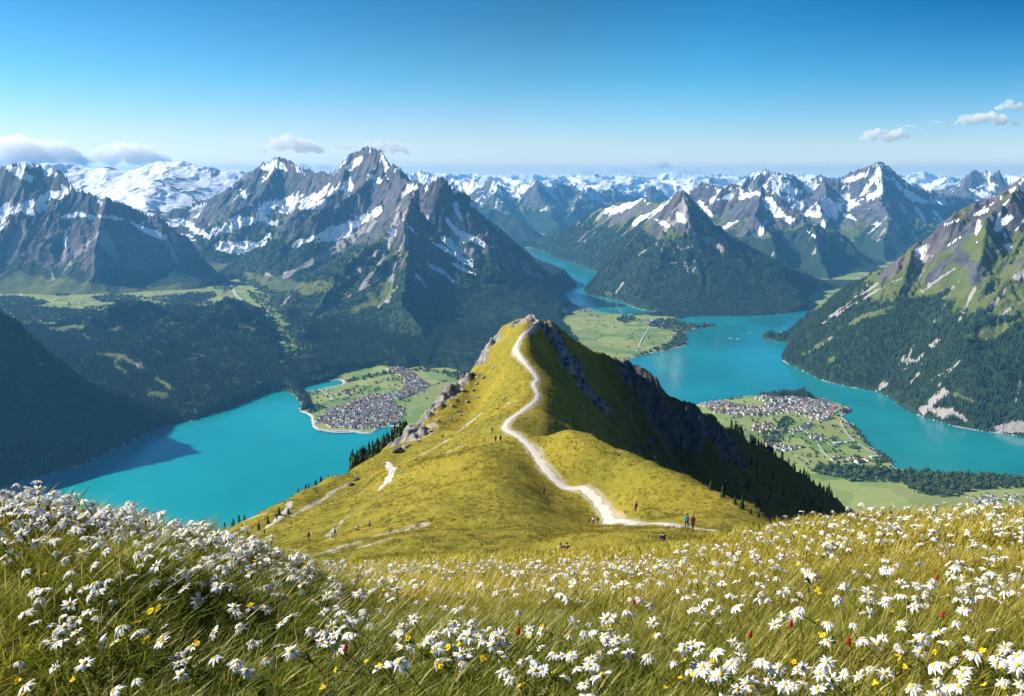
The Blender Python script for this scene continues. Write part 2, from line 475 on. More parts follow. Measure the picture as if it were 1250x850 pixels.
def mountain_material():
    t = NT('mountain')
    pos = t.pos(); at = t.attr('cover'); sp = t.n('SeparateColor', {0: at.outputs['Color']})
    sn, fo, sc = sp.outputs[0], sp.outputs[1], sp.outputs[2]; gr = at.outputs['Alpha']
    n_b = t.noise(0.0022, 6, .6, pos); n_m = t.noise(0.011, 6, .62, pos); n_f = t.noise(0.05, 5, .65, pos)
    rock = t.mix(t.ss(.35, .68, n_m), (0.054, 0.057, 0.064), (0.140, 0.136, 0.138))
    rock = t.mix(t.ss(.45, .7, n_b), rock, (0.150, 0.126, 0.116))
    rock = t.mix(t.math('MULTIPLY', t.ss(.5, .75, n_f), .6), rock, (0.055, 0.053, 0.056))
    scree = t.mix(n_f, (0.27, 0.235, 0.21), (0.44, 0.395, 0.36))
    grass = t.mix(t.ss(.3, .7, n_m), (0.080, 0.112, 0.028), (0.140, 0.160, 0.042))
    grass = t.mix(t.math('MULTIPLY', t.ss(.52, .72, n_b), .7), grass, (0.15, 0.125, 0.06))
    fst = t.mix(n_f, (0.012, 0.030, 0.016), (0.035, 0.062, 0.026))
    def edge(m, lo=.35, hi=.65, k=.55):
        return t.ss(lo, hi, t.math('ADD', m, t.math('MULTIPLY', t.math('SUBTRACT', n_f, .5), k)))
    c = t.mix(edge(gr), rock, grass)
    c = t.mix(edge(sc, .38, .62, .95), c, scree)
    fe = edge(fo, .4, .6, .9)
    c = t.mix(fe, c, fst)
    se = edge(sn, .40, .56, .85)
    c = t.mix(se, c, (0.86, 0.88, 0.90))
    h = t.math('ADD', t.math('MULTIPLY', n_m, 1.0), t.math('MULTIPLY', n_f, .45))
    hs = t.math('MULTIPLY', h, t.math('MULTIPLY_ADD', se, -.8, 1.0))
    return t.principled(c, .9, .15, t.bump(hs, 26.0, .9))
M_MOUNT = mountain_material()

# the big dark massif left of the middle
mountain('mountain', [
    ([(300, 216, 13100), (318, 201, 13000), (338, 191, 12900), (358, 202, 12700), (385, 214, 12300), (405, 213, 12000), (425, 191, 11700), (445, 181, 11500), (460, 184, 11300), (480, 202, 10700), (497, 222, 9900), (518, 231, 9000), (535, 223, 8600), (548, 224, 8500), (570, 236, 8550), (600, 259, 8700), (622, 282, 8850), (640, 305, 9100), (665, 328, 9400), (695, 345, 9650)], 1.25),
    ([(300, 216, 13100), (262, 240, 13200), (232, 252, 13300), (200, 264, 13400), (150, 290, 13500)], 1.1),
    ([(520, 228, 8800), (503, 255, 8400), (490, 295, 7900), (491, 335, 7400), (498, 375, 6800), (515, 410, 6250), (532, 437, 5900)], 0.95, 1.15),
    ([(462, 200, 10900), (440, 232, 10500), (395, 260, 10200), (348, 290, 10000), (315, 318, 9900)], 1.05),
    ([(505, 252, 8500), (455, 292, 8200), (410, 340, 7700), (380, 385, 7200)], .75),
    ([(425, 191, 11700), (410, 225, 11300), (372, 252, 11000)], 1.1),
    ([(338, 191, 12900), (318, 235, 12300), (285, 262, 11900), (262, 285, 11700)], 1.1),
    ([(600, 256, 8700), (590, 310, 8300), (600, 365, 7700), (610, 400, 7100)], .95),
], 12.0, 101, snow=(-440, 380, 0.28), tree=-760, grass=-520, scree=.30, gul=(800, 78), rough=.03, patches=[
    ('snow', [(318, 262), (335, 250), (365, 246), (395, 238), (425, 226)], 8), ('snow', [(345, 258), (375, 250), (395, 246)], 7), ('snow', [(262, 283), (285, 274), (320, 266), (335, 272)], 7),
    ('snow', [(268, 300), (290, 304), (318, 300), (330, 288)], 6), ('snow', [(360, 300), (400, 284), (440, 270), (462, 256)], 5), ('snow', [(385, 296), (425, 284)], 4), ('snow', [(425, 205), (440, 195)], 4), ('snow', [(322, 205), (345, 203)], 4), ('snow', [(338, 196), (350, 208)], 3),
    ('snow', [(452, 215), (462, 220)], 4), ('snow', [(492, 235), (508, 228)], 4), ('snow', [(205, 268), (230, 276), (255, 288)], 5), ('snow', [(520, 262), (535, 285), (558, 306)], 4.5), ('snow', [(545, 268), (560, 285), (590, 298)], 4.5), ('snow', [(520, 292), (545, 305), (575, 322)], 3), ('snow', [(556, 250), (562, 268)], 3),
    ('snow', [(575, 248), (592, 262), (605, 272)], 2.6), ('snow', [(520, 322), (545, 334), (552, 344)], 2.2), ('snow', [(553, 322), (580, 336)], 2), ('snow', [(492, 268), (512, 290)], 3), ('snow', [(508, 335), (520, 350)], 2),
    ('scree', [(486, 262), (470, 300), (430, 335), (400, 352)], 5), ('scree', [(480, 290), (462, 325), (440, 352)], 3.5), ('scree', [(490, 300), (480, 330), (472, 365)], 4), ('scree', [(455, 272), (400, 310), (350, 335)], 4), ('scree', [(495, 275), (488, 315)], 6), ('scree', [(415, 300), (370, 325), (338, 345)], 2.5), ('scree', [(325, 335), (345, 345)], 2.5),
    ('scree', [(440, 330), (405, 352), (398, 360)], 1.6), ('scree', [(465, 340), (425, 362)], 1.6), ('scree', [(485, 350), (468, 366), (462, 376)], 1.6), ('scree', [(362, 352), (345, 372), (330, 380)], 1.8),
    ('meadow', [(330, 345), (370, 352), (410, 345)], 9), ('meadow', [(425, 352), (400, 372), (378, 395), (365, 405)], 9), ('meadow', [(470, 350), (455, 362)], 10), ('meadow', [(378, 402), (372, 420)], 5), ('meadow', [(352, 405), (362, 440)], 3.5), ('meadow', [(318, 345), (345, 352)], 7), ('meadow', [(385, 410), (402, 428)], 4), ('meadow', [(300, 335), (325, 342)], 5), ('meadow', [(430, 380), (445, 372)], 4), ('meadow', [(395, 442), (420, 446)], 3), ('meadow', [(445, 440), (470, 446)], 5), ('scree', [(458, 434), (467, 431)], 4),
    ('meadow', [(430, 448), (445, 452)], 4)], label='jagged dark massif with snow streaks left of the middle', margin=1700)
# the left mountain with the steep dark face
mountain('mountain', [
    ([(-160, 240, 10500), (-40, 214, 10500), (0, 206, 10400), (28, 199, 10400), (48, 206, 10300), (72, 220, 10200), (88, 231, 10100), (130, 243, 10000), (165, 260, 10000), (200, 268, 10000), (232, 290, 10050), (255, 318, 10100), (266, 334, 10200)], 1.55),
    ([(130, 243, 10000), (125, 290, 9600), (115, 330, 9200)], 1.2),
    ([(28, 199, 10400), (10, 260, 10000), (0, 310, 9500)], 1.1),
], 13.0, 203, snow=(-300, 300, 0.32), tree=-980, grass=-900, scree=.3, gul=(640, 60), rough=.025, patches=[
    ('snow', [(-10, 262), (20, 256), (50, 246), (70, 236)], 7), ('snow', [(35, 262), (55, 252)], 6), ('snow', [(75, 265), (98, 262), (112, 265)], 3), ('snow', [(122, 264), (150, 268)], 2.5), ('snow', [(20, 210), (36, 218)], 4), ('snow', [(75, 226), (82, 236)], 3), ('snow', [(160, 272), (180, 282), (200, 290)], 3), ('snow', [(0, 280), (12, 268)], 4), ('snow', [(80, 282), (79, 300)], 1.6),
    ('scree', [(80, 300), (78, 315), (62, 330)], 1.8), ('scree', [(62, 328), (66, 345), (60, 356)], 3.5), ('meadow', [(-20, 348), (60, 352), (120, 360)], 15), ('meadow', [(150, 356), (215, 350), (255, 340)], 6), ('meadow', [(20, 335), (50, 340)], 6)], label='broad dark mountain with a steep face at the left edge', margin=1500, box=(-12000, 7800, 2000, 13500))
# glacier plateau behind
mountain('mountain', [
    ([(-60, 206, 16500), (40, 202, 16500), (60, 199, 16500), (85, 204, 16500), (110, 207, 16500), (130, 204, 16500), (160, 209, 16500), (185, 206, 16500), (205, 199, 16400), (225, 197, 16300), (250, 205, 16200), (290, 208, 16300), (330, 212, 16500)], .42),
    ([(205, 199, 16400), (190, 225, 14800), (170, 248, 13600)], .3),
], 22.0, 307, snow=(-760, -300, 1.0), tree=-1300, grass=-1200, scree=0, gul=(1300, 30), rough=.012, warp=200, label='white glacier plateau between the left mountains', margin=4500, box=(-14000, 9000, -2300, 20500))
# forest covered hills
mountain('mountain', [
    ([(-260, 320, 4300), (-100, 350, 4000), (0, 373, 3900), (40, 391, 3880), (62, 404, 3900), (95, 424, 3950), (130, 446, 4000), (165, 474, 4080), (190, 503, 4160), (203, 518, 4200)], 1.25),
    ([(0, 373, 3900), (-60, 396, 3600), (-130, 412, 3300), (-220, 438, 3000), (-330, 468, 2700)], 1.6),
], 10.0, 411, snow=(900, 1400, 0), tree=200, grass=400, scree=0.0, gul=(420, 45), rough=.03, warp=50, roll=35, label='shaded forest hill above the left lake', margin=900)
mountain('mountain', [
    ([(60, 414, 6500), (100, 398, 6600), (140, 396, 6650), (180, 383, 6850), (215, 387, 6900), (262, 371, 7000), (300, 385, 6700), (325, 396, 6400), (348, 425, 6000), (352, 448, 5600)], .28),
    ([(110, 436, 5600), (215, 436, 5700), (310, 448, 5500)], .22), ([(150, 470, 4900), (190, 452, 5300), (200, 420, 6000)], .25),
    ([(225, 500, 4900), (300, 478, 5100), (335, 464, 5250)], .22), ([(270, 410, 6300), (255, 450, 5600)], .22),
], 12.0, 509, snow=(900, 1400, 0), tree=200, grass=400, scree=0.0, gul=(420, 40), rough=.05, warp=90, roll=120, patches=[('meadow', [(120, 432), (146, 434), (170, 448)], 4), ('meadow', [(182, 480), (204, 484)], 4), ('meadow', [(208, 508), (222, 502), (236, 500)], 3.5), ('meadow', [(190, 462), (212, 476)], 2.5), ('meadow', [(104, 410), (110, 416)], 3), ('meadow', [(172, 440), (174, 456)], 1.5), ('scree', [(166, 443), (173, 455)], 1), ('meadow', [(60, 402), (100, 399)], 3), ('meadow', [(235, 398), (240, 402)], 2), ('meadow', [(338, 430), (350, 452)], 3), ('meadow', [(128, 404), (160, 398)], 2.5), ('meadow', [(200, 396), (228, 392)], 2), ('meadow', [(285, 396), (310, 402)], 2.5), ('meadow', [(230, 430), (250, 436)], 2), ('meadow', [(185, 425), (196, 432)], 2), ('meadow', [(146, 432), (140, 445), (160, 462)], 2)], label='low wooded hill behind the left lake', margin=900)
# the pyramid between fjord and right lake
mountain('mountain', [
    ([(645, 300, 15500), (664, 286, 15000), (690, 270, 14200), (715, 255, 13500), (745, 242, 12800), (775, 228, 12000), (790, 236, 11600), (803, 223, 11000), (822, 234, 10000), (835, 240, 9300), (850, 262, 9250), (880, 290, 9100), (910, 318, 8900), (940, 340, 8700), (975, 358, 8500), (995, 367, 8400)], 1.0),
    ([(835, 240, 9300), (840, 275, 9000), (847, 310, 8650), (852, 345, 8250), (852, 378, 7900)], .85),
    ([(835, 240, 9300), (802, 288, 9100), (768, 328, 9000), (727, 354, 9000)], .85),
], 12.0, 613, snow=(-300, 300, 0.24), rough=.028, patches=[('snow', [(790, 240), (770, 250), (742, 258)], 4), ('snow', [(815, 248), (795, 262), (775, 272)], 3.5), ('snow', [(828, 262), (835, 270)], 3), ('snow', [(805, 232), (820, 240)], 4), ('snow', [(842, 275), (848, 280)], 2.5), ('snow', [(800, 268), (815, 275)], 3),
    ('scree', [(835, 250), (848, 290), (850, 305)], 7), ('scree', [(860, 292), (880, 302)], 7), ('scree', [(760, 345), (752, 358)], 3), ('scree', [(835, 320), (840, 332)], 2), ('meadow', [(728, 353), (745, 360)], 3)], tree=-600, treesoft=220, grass=-300, scree=.32, gul=(720, 62), label='pyramid shaped mountain standing between fjord and lake', margin=1500)
mountain('mountain', [
    ([(845, 236, 13800), (855, 226, 13500), (879, 231, 13000), (895, 225, 13000), (910, 236, 12700), (927, 228, 12500), (951, 243, 12200), (973, 260, 12000), (1000, 275, 11800), (1040, 300, 11600), (1072, 324, 11500)], 1.0),
    ([(927, 228, 12500), (930, 268, 11800), (945, 308, 11000), (960, 345, 10200)], .9),
    ([(973, 260, 12000), (1000, 310, 11000), (1015, 345, 10300)], .9),
], 15.0, 719, snow=(-360, 320, 0.28), rough=.028, patches=[('snow', [(936, 245), (950, 258), (965, 268)], 5), ('snow', [(935, 270), (928, 285)], 2.2), ('snow', [(905, 240), (925, 236)], 4), ('snow', [(870, 245), (890, 240)], 4), ('snow', [(878, 282), (900, 270)], 2.2), ('snow', [(855, 248), (868, 262)], 3), ('scree', [(966, 330), (968, 348)], 1.8), ('scree', [(958, 318), (960, 332)], 1.5), ('snow', [(985, 282), (996, 290)], 1.6)], tree=-740, grass=-600, scree=.40, gul=(720, 62), label='grey brown mountain with a dark wooded foot behind the pyramid', margin=1600)
mountain('mountain', [
    ([(890, 232, 16000), (915, 228, 15800), (922, 213, 15600), (942, 207, 15500), (952, 212, 15500), (967, 217, 15500), (985, 224, 15500), (1000, 217, 15500), (1020, 221, 15400), (1040, 214, 15300), (1062, 205, 15200), (1072, 202, 15200), (1085, 206, 15200), (1100, 220, 15200), (1115, 229, 15300), (1140, 236, 15500), (1165, 241, 15700), (1200, 246, 16000), (1330, 240, 17000)], 1.05),
    ([(1072, 202, 15200), (1072, 240, 14300), (1085, 285, 13200), (1078, 318, 12500)], .85),
    ([(1005, 217, 15500), (1000, 250, 14500), (1015, 275, 13800)], .95),
    ([(1140, 236, 15500), (1120, 280, 14000), (1110, 310, 13000)], .85),
], 17.0, 823, snow=(-560, 300, 0.42), rough=.028, patches=[('snow', [(1070, 215), (1075, 232), (1062, 240)], 6), ('snow', [(1040, 218), (1060, 212)], 4), ('snow', [(1000, 252), (1030, 248), (1015, 262)], 6), ('snow', [(985, 262), (1010, 262), (1005, 275)], 5), ('snow', [(950, 225), (975, 235), (990, 228)], 6), ('snow', [(1108, 235), (1125, 245), (1150, 248)], 5), ('snow', [(1030, 262), (1045, 268)], 3), ('snow', [(1120, 255), (1130, 275)], 2.5), ('snow', [(1140, 258), (1150, 270)], 2.5)], tree=-900, grass=-700, scree=.42, gul=(760, 70), label='snowy massif with a rounded summit on the right skyline', margin=1700)
mountain('mountain', [
    ([(1130, 238, 20500), (1155, 232, 20000), (1175, 222, 19500), (1190, 211, 19300), (1205, 210, 19200), (1218, 215, 19200), (1245, 232, 19500), (1300, 236, 20000), (1400, 230, 21000)], .9),
], 30.0, 929, snow=(-400, 250, 0.62), tree=-900, grass=-700, scree=.3, gul=(800, 110), label='distant pale peak beside the right slope', margin=2000)
# the right mountain
mountain('mountain', [
    ([(1480, 165, 6300), (1400, 172, 6100), (1330, 182, 5900), (1290, 192, 5800), (1250, 211, 5700), (1232, 223, 5650), (1205, 238, 5600), (1185, 252, 5600), (1165, 266, 5600), (1140, 285, 5600), (1105, 309, 5600), (1080, 329, 5600), (1050, 352, 5650), (1020, 373, 5750), (995, 391, 5900), (972, 405, 6150)], 1.0, 0.92),
    ([(1232, 223, 5650), (1205, 270, 5300), (1183, 308, 5060), (1176, 325, 4990)], 1.0),
    ([(1310, 190, 5850), (1290, 260, 5200), (1255, 310, 4900)], .9),
    ([(1120, 300, 5600), (1095, 352, 5300), (1060, 405, 5100)], .8),
], 9.0, 1031, snow=(-280, 330, 0.32), rough=.045, patches=[('snow', [(1235, 265), (1222, 272), (1216, 280)], 4), ('snow', [(1250, 268), (1240, 282)], 4), ('snow', [(1205, 256), (1190, 262)], 2.5), ('snow', [(1170, 268), (1150, 276)], 2.5), ('snow', [(1172, 290), (1150, 304), (1136, 314)], 1.8), ('snow', [(1240, 234), (1250, 232)], 4), ('snow', [(1195, 270), (1192, 285)], 2),
    ('rock', [(1178, 318), (1190, 325), (1196, 340)], 11), ('rock', [(1215, 328), (1245, 318)], 6), ('rock', [(1100, 315), (1080, 335)], 7), ('rock', [(1075, 340), (1105, 325)], 4),
    ('scree', [(1010, 388), (1040, 368), (1072, 346)], 1.5), ('scree', [(1004, 394), (1050, 366)], 1.3), ('scree', [(1020, 386), (1075, 352), (1100, 340)], 1.5), ('scree', [(1130, 330), (1105, 352)], 1.3), ('scree', [(1165, 328), (1140, 345), (1122, 358)], 1.5), ('scree', [(1190, 352), (1182, 370), (1172, 390)], 2), ('scree', [(1165, 350), (1150, 366)], 1.5),
    ('scree', [(1230, 348), (1222, 362), (1208, 376)], 2), ('scree', [(1235, 376), (1205, 398)], 1.5), ('scree', [(1192, 382), (1186, 396), (1175, 408)], 2.2), ('scree', [(1240, 340), (1250, 334)], 3), ('scree', [(1215, 310), (1228, 300), (1245, 308)], 3), ('scree', [(1172, 440), (1158, 455), (1145, 472)], 3), ('scree', [(1155, 478), (1140, 490), (1128, 504)], 9), ('scree', [(1160, 505), (1125, 498)], 8), ('scree', [(1178, 512), (1160, 500)], 5),
    ('scree', [(1245, 466), (1240, 490)], 2), ('scree', [(1250, 520), (1215, 524)], 7), ('scree', [(1145, 415), (1138, 422)], 3), ('scree', [(1122, 455), (1112, 468)], 2), ('scree', [(985, 432), (1005, 420), (1014, 412)], 2.5), ('scree', [(1004, 408), (1008, 404)], 3), ('scree', [(1160, 450), (1135, 465)], 1.6), ('scree', [(1080, 468), (1070, 476)], 2.5), ('scree', [(1130, 430), (1118, 442)], 1.5),
    ('meadow', [(1015, 440), (1030, 450)], 6), ('meadow', [(1165, 480), (1185, 490)], 5), ('meadow', [(1010, 415), (980, 434)], 4), ('meadow', [(1095, 375), (1060, 385), (1025, 400)], 5), ('meadow', [(1180, 410), (1215, 405), (1250, 385)], 6)], tree=-725, treesoft=90, grass=-190, scree=.10, gul=(430, 46), label='green and rocky slope rising from the right lake', margin=1500, box=(500, 3600, 6500, 7600))
# far ranges
mountain('mountain', [
    ([(596, 258, 17500), (620, 264, 17200), (640, 273, 17000), (655, 286, 16800), (668, 296, 16600)], .8),
    ([(560, 250, 18500), (596, 258, 17500)], .8),
], 30.0, 1101, snow=(200, 600, 0), tree=-400, grass=-200, scree=.2, gul=(800, 90), label='dim blue foothill at the head of the fjord', margin=1800)
mountain('mountain', [
    ([(470, 216, 24500), (495, 213, 24500), (515, 212, 24500), (535, 218, 24000), (560, 221, 23500), (580, 227, 23000), (605, 224, 22500), (622, 233, 22200), (640, 226, 22000), (652, 222, 22000), (672, 226, 22200), (700, 231, 22500), (740, 234, 23000), (800, 230, 24000)], .85),
    ([(605, 224, 22500), (612, 250, 20500), (625, 265, 19500)], .7),
    ([(652, 222, 22000), (668, 252, 20500), (680, 272, 19000)], .7),
    ([(715, 232, 22800), (700, 262, 20000)], .7),
], 36.0, 1203, snow=(-560, 60, 0.68), tree=-800, grass=-600, scree=.2, gul=(1100, 150), label='blue snow capped range behind the fjord', margin=2500)
def jag_ridge(u0, u1, n, v0, amp, Y, seed):
    r_ = random.Random(seed); out = []
    for k in range(n + 1):
        u = u0 + (u1 - u0) * k / n
        out.append((u, v0 + (r_.random() - .75) * amp * (1 if k % 2 else .35), Y * (1 + (r_.random() - .5) * .04)))
    return out
mountain('mountain', [(jag_ridge(440, 1290, 44, 221, 10, 31000, 5), .8), (jag_ridge(440, 1290, 40, 226, 8, 28000, 6), .7)],
         55.0, 1307, snow=(-700, 20, 0.85), tree=-1000, grass=-900, scree=.1, gul=(1500, 90), label='far white range along the horizon', margin=2500)
mountain('mountain', [(jag_ridge(-100, 1400, 60, 216, 8, 41000, 9), .7)],
         80.0, 1409, snow=(-800, 0, 0.85), tree=-1000, grass=-700, scree=.1, gul=(1500, 150), label='farthest faint range at the horizon', margin=2500)

raise_mountains()
# ------------------------------------------------------------------ valley floor and water
def valley():
    rows = np.concatenate([np.geomspace(1500, 9000, 900), np.geomspace(9000, 46000, 160)[1:]])
    av = np.linspace(-1.0, 1.0, 1500)
    A, Y = np.meshgrid(av, rows); X = A * Y
    sd = grid_sd(lambda a, b: lake_sd(a, b, False), X, Y, 6, 70.0)
    Z = LAKE + 3.0 + 9 * sstep(0, 400, sd) + fbm(X / 300, Y / 300, 4, 3) * 2.5 * sstep(10, 120, sd)
    Z = np.where(sd < 10, LAKE - 14 + 17 * sstep(-14, 10, sd), Z)
    me = raw_mesh('ground', np.stack([X, Y, Z], -1).reshape(-1, 3), grid_faces(*X.shape), [M_VALLEY])
    set_attr(me, 'shore', sd)
    return tag(link(bpy.data.objects.new('ground', me)), 'flat green valley floor round the lakes', None, None, 'structure')

t = NT('valley_fields')
pos = t.pos(); sh = t.attr('shore').outputs['Fac']
flat = t.n('Mapping', {'Vector': pos, 'Scale': (1, 1, 0), 'Rotation': (0, 0, .5)}).outputs[0]
vor = t.n('TexVoronoi', {'Vector': flat, 'Scale': .0075, 'Randomness': .8}, feature='F1', voronoi_dimensions='2D', distance='CHEBYCHEV')
cell = t.n('SeparateColor', {0: vor.outputs['Color']})
n1 = t.noise(.004, 5, .6, pos); n2 = t.noise(.05, 4, .6, pos)
fld = t.mix(cell.outputs[0], (0.130, 0.215, 0.045), (0.340, 0.385, 0.115))
fld = t.mix(t.math('MULTIPLY', t.ss(.55, .9, cell.outputs[1]), .7), fld, (0.34, 0.31, 0.11))
fld = t.mix(t.math('MULTIPLY', n2, .45), fld, (0.14, 0.19, 0.05))
beach = t.mix(n2, (.40, .37, .33), (.58, .55, .50))
c = t.mix(t.ss(19, 11, t.math('ADD', sh, t.math('MULTIPLY', t.math('SUBTRACT', n1, .5), 26))), fld, beach)
M_VALLEY = t.principled(c, .9, .1)
valley()

def water_mat(name, deep, pale, sd_scale):
    t = NT(name); pos = t.pos()
    n = t.noise(.0014, 4, .5, pos)
    c = t.mix(t.ss(.30, .72, n), deep, pale)
    wind = t.noise(.9, 4, .6, t.n('Mapping', {'Vector': pos, 'Rotation': (0, 0, .5), 'Scale': (.0022, .00035, .001)}).outputs[0])
    rip = t.noise(.22, 3, .6, pos); swell = t.noise(.012, 3, .5, pos)
    b = t.bump(t.math('ADD', rip, t.math('MULTIPLY', swell, 2.0)), .35, .55)
    return t.principled(c, t.math('MULTIPLY_ADD', t.ss(.4, .65, wind), .22, .08), .34, b)

def water(name, poly, mat, label):
    pts = [tuple(p) for p in poly]
    bm = bmesh.new(); vs = [bm.verts.new((x, y, LAKE)) for x, y in pts]
    f = bm.faces.new(vs); f.normal_update()
    if f.normal.z < 0: f.normal_flip()
    bmesh.ops.triangulate(bm, faces=[f])
    me = bpy.data.meshes.new(name); bm.to_mesh(me); bm.free(); me.materials.append(mat)
    return tag(link(bpy.data.objects.new(name, me)), label, None, None, 'structure')
M_W1 = water_mat('turquoise_water', (0.002, 0.235, 0.238), (0.006, 0.305, 0.295), 1)
M_W2 = water_mat('teal_water', (0.002, 0.175, 0.195), (0.005, 0.262, 0.270), 1)
water('lake', LEFT_LAKE, M_W1, 'bright turquoise lake on the left')
water('lake', LAGOON, M_W1, 'small turquoise lagoon beside the left village')
water('lake', FJORD, M_W2, 'narrow blue arm of water winding between the mountains')
water('lake', RIGHT_LAKE, M_W2, 'large teal lake on the right')
# ------------------------------------------------------------------ the near ridge and meadow (one terrain function)
PATH = [(905, 653, 86), (890, 651, 88), (865, 648.5, 93), (838, 645.5, 99), (805, 642.5, 114), (780, 641, 127), (758, 640, 140), (744, 637, 149), (739, 624, 156), (728, 611, 163), (712, 604, 170), (690, 596, 172), (670, 580, 180), (659, 563, 188), (648, 545, 197), (633, 533, 208), (617, 523, 224), (622, 513, 239), (637, 502, 254), (652, 491, 266), (657, 481, 274), (652, 470, 284), (656, 462, 292), (648, 451, 302), (634, 436, 316), (629, 426, 325), (637, 415, 336), (648, 404, 346), (654, 393, 358), (652, 388.5, 366)]
LSIL = [(615, 400, 372), (590, 427, 370), (560, 465, 350), (540, 484, 340), (520, 506, 322), (495, 531, 308), (470, 549, 292), (440, 567, 275), (400, 584, 250), (370, 599, 234), (330, 622, 220), (300, 638, 212), (255, 657, 200)]
RSIL = [(672, 391, 368), (700, 411, 372), (722, 426, 376), (745, 436, 380), (762, 441, 384), (778, 441, 384), (795, 452, 380), (812, 472, 378), (835, 491, 376), (858, 498, 384), (880, 511, 390), (905, 528, 398), (930, 546, 405), (965, 567, 412), (1000, 592, 420), (1030, 613, 430), (1075, 640, 440)]
DOME = [(470, 574, 222), (520, 560, 214), (560, 549, 210), (600, 540, 206), (690, 529, 200), (730, 540, 191), (768, 552, 182), (806, 567, 172), (843, 586, 161), (881, 602, 150), (919, 621, 139), (938, 640, 130)]
CTRL = []
def add(*q): CTRL.extend(q)
# fore meadow
add(*[(u, 1120, .6) for u in (-400, 0, 300, 600, 900, 1250, 1700)])
add(*[(u, 1000, 1.15) for u in (-400, 0, 300, 600, 900, 1250, 1700)])
add((-400, 830, 2), (-400, 610, 3.2), (-400, 800, 9), (-400, 1000, 40), (-400, 1050, 200), (0, 850, 2.0), (0, 758, 2.3), (0, 680, 2.65), (0, 632, 2.95), (0, 607, 3.3), (0, 618, 4.0), (0, 665, 5.2), (0, 745, 8), (0, 860, 20), (0, 980, 60), (0, 1020, 150), (0, 1000, 320))
add((100, 770, 2.3), (100, 685, 2.7), (100, 635, 3.05), (100, 612, 3.4), (100, 625, 4.2), (100, 680, 5.6), (100, 750, 9), (100, 850, 30), (100, 930, 110))
add((200, 850, 2.0), (200, 775, 2.35), (200, 700, 2.8), (200, 655, 3.2), (200, 640, 3.6), (200, 650, 4.3), (200, 700, 6), (200, 745, 10), (200, 780, 30), (190, 790, 100))
add((300, 785, 2.35), (300, 715, 2.9), (300, 672, 3.5), (300, 660, 4.1), (300, 668, 5), (300, 700, 8), (300, 720, 14), (300, 722, 50), (300, 700, 110), (290, 668, 160))
add((400, 850, 2.0), (400, 790, 2.4), (400, 735, 3.1), (400, 705, 4.0), (400, 693, 5.2), (400, 692, 8), (400, 694, 14), (400, 694, 30), (400, 690, 60), (400, 682, 95), (400, 668, 125), (400, 650, 155), (400, 620, 195))
add((500, 850, 2.0), (500, 785, 2.55), (500, 738, 3.6), (500, 709, 6), (500, 692, 11), (500, 684, 20), (500, 680, 50), (500, 672, 85), (500, 648, 120), (500, 615, 160), (500, 588, 190))
add((620, 850, 2.0), (620, 785, 2.6), (620, 735, 3.9), (620, 709, 6.5), (620, 692, 11), (620, 682, 19), (620, 679, 40), (620, 676, 60), (620, 661, 85), (620, 646, 108), (620, 622, 130), (620, 590, 158), (620, 562, 184))
add((750, 850, 2.0), (750, 785, 2.6), (750, 735, 3.9), (750, 706, 6.4), (750, 688, 11), (750, 677, 19), (750, 672, 40), (750, 668, 60), (750, 655, 80), (750, 646, 96), (750, 641.5, 112), (750, 640, 138), (760, 620, 152), (770, 590, 163))
add((850, 850, 2.0), (850, 780, 2.6), (850, 725, 3.9), (850, 695, 6), (850, 678, 9.5), (850, 668, 15), (850, 663, 30), (850, 660, 55), (850, 654, 80), (850, 647, 95), (860, 630, 118), (860, 612, 140))
add((950, 850, 2.0), (950, 770, 2.6), (950, 705, 3.9), (950, 665, 5.8), (950, 645, 7.6), (950, 639, 9), (950, 644, 13), (950, 655, 30), (945, 655, 90), (940, 648, 118))
add((1050, 850, 2.0), (1050, 765, 2.6), (1050, 695, 3.9), (1050, 648, 5.6), (1050, 628, 7), (1050, 632, 9), (1050, 655, 16), (1050, 690, 60), (1050, 690, 200))
add((1150, 850, 2.0), (1150, 765, 2.6), (1150, 690, 3.9), (1150, 643, 5.4), (1150, 624, 6.6), (1150, 630, 9), (1150, 665, 16), (1150, 720, 60))
add((1250, 850, 2.0), (1250, 765, 2.6), (1250, 690, 3.9), (1250, 645, 5.2), (1250, 622, 6.3), (1250, 627, 9), (1250, 665, 16), (1250, 730, 60), (1250, 740, 200), (1250, 720, 430))
add((1700, 800, 2.6), (1700, 625, 6), (1700, 680, 16), (1700, 760, 100), (1700, 740, 430))
# ridge
add(*PATH[3::2]); add(*LSIL); add(*RSIL); add(*DOME)
for u, v, Y in LSIL:
    add((u - 4, v + 45, Y * 1.10), (u - 20, v + 130, Y * 1.45), (u - 60, max(v + 160, 690), Y * 2.6))
for u, v, Y in RSIL:
    add((u + 4, v + 40, Y * 1.10), (u + 20, v + 120, Y * 1.45), (u + 60, max(v + 160, 690), Y * 2.6))
for u, v, Y in DOME[4:]:
    add((u + 6, v + 17, Y * 1.14))
add((655, 425, 410), (655, 520, 520), (655, 680, 950))
# left flank between crest and silhouette
add((600, 455, 338), (580, 490, 320), (600, 500, 290), (560, 520, 290), (520, 545, 265), (480, 572, 248), (440, 592, 232), (540, 560, 225), (400, 612, 215), (360, 628, 200), (320, 645, 190))
# dark right flank
_ru, _rY = [q[0] for q in RSIL], [q[2] for q in RSIL]
add((672, 430, 346), (688, 505, 268))
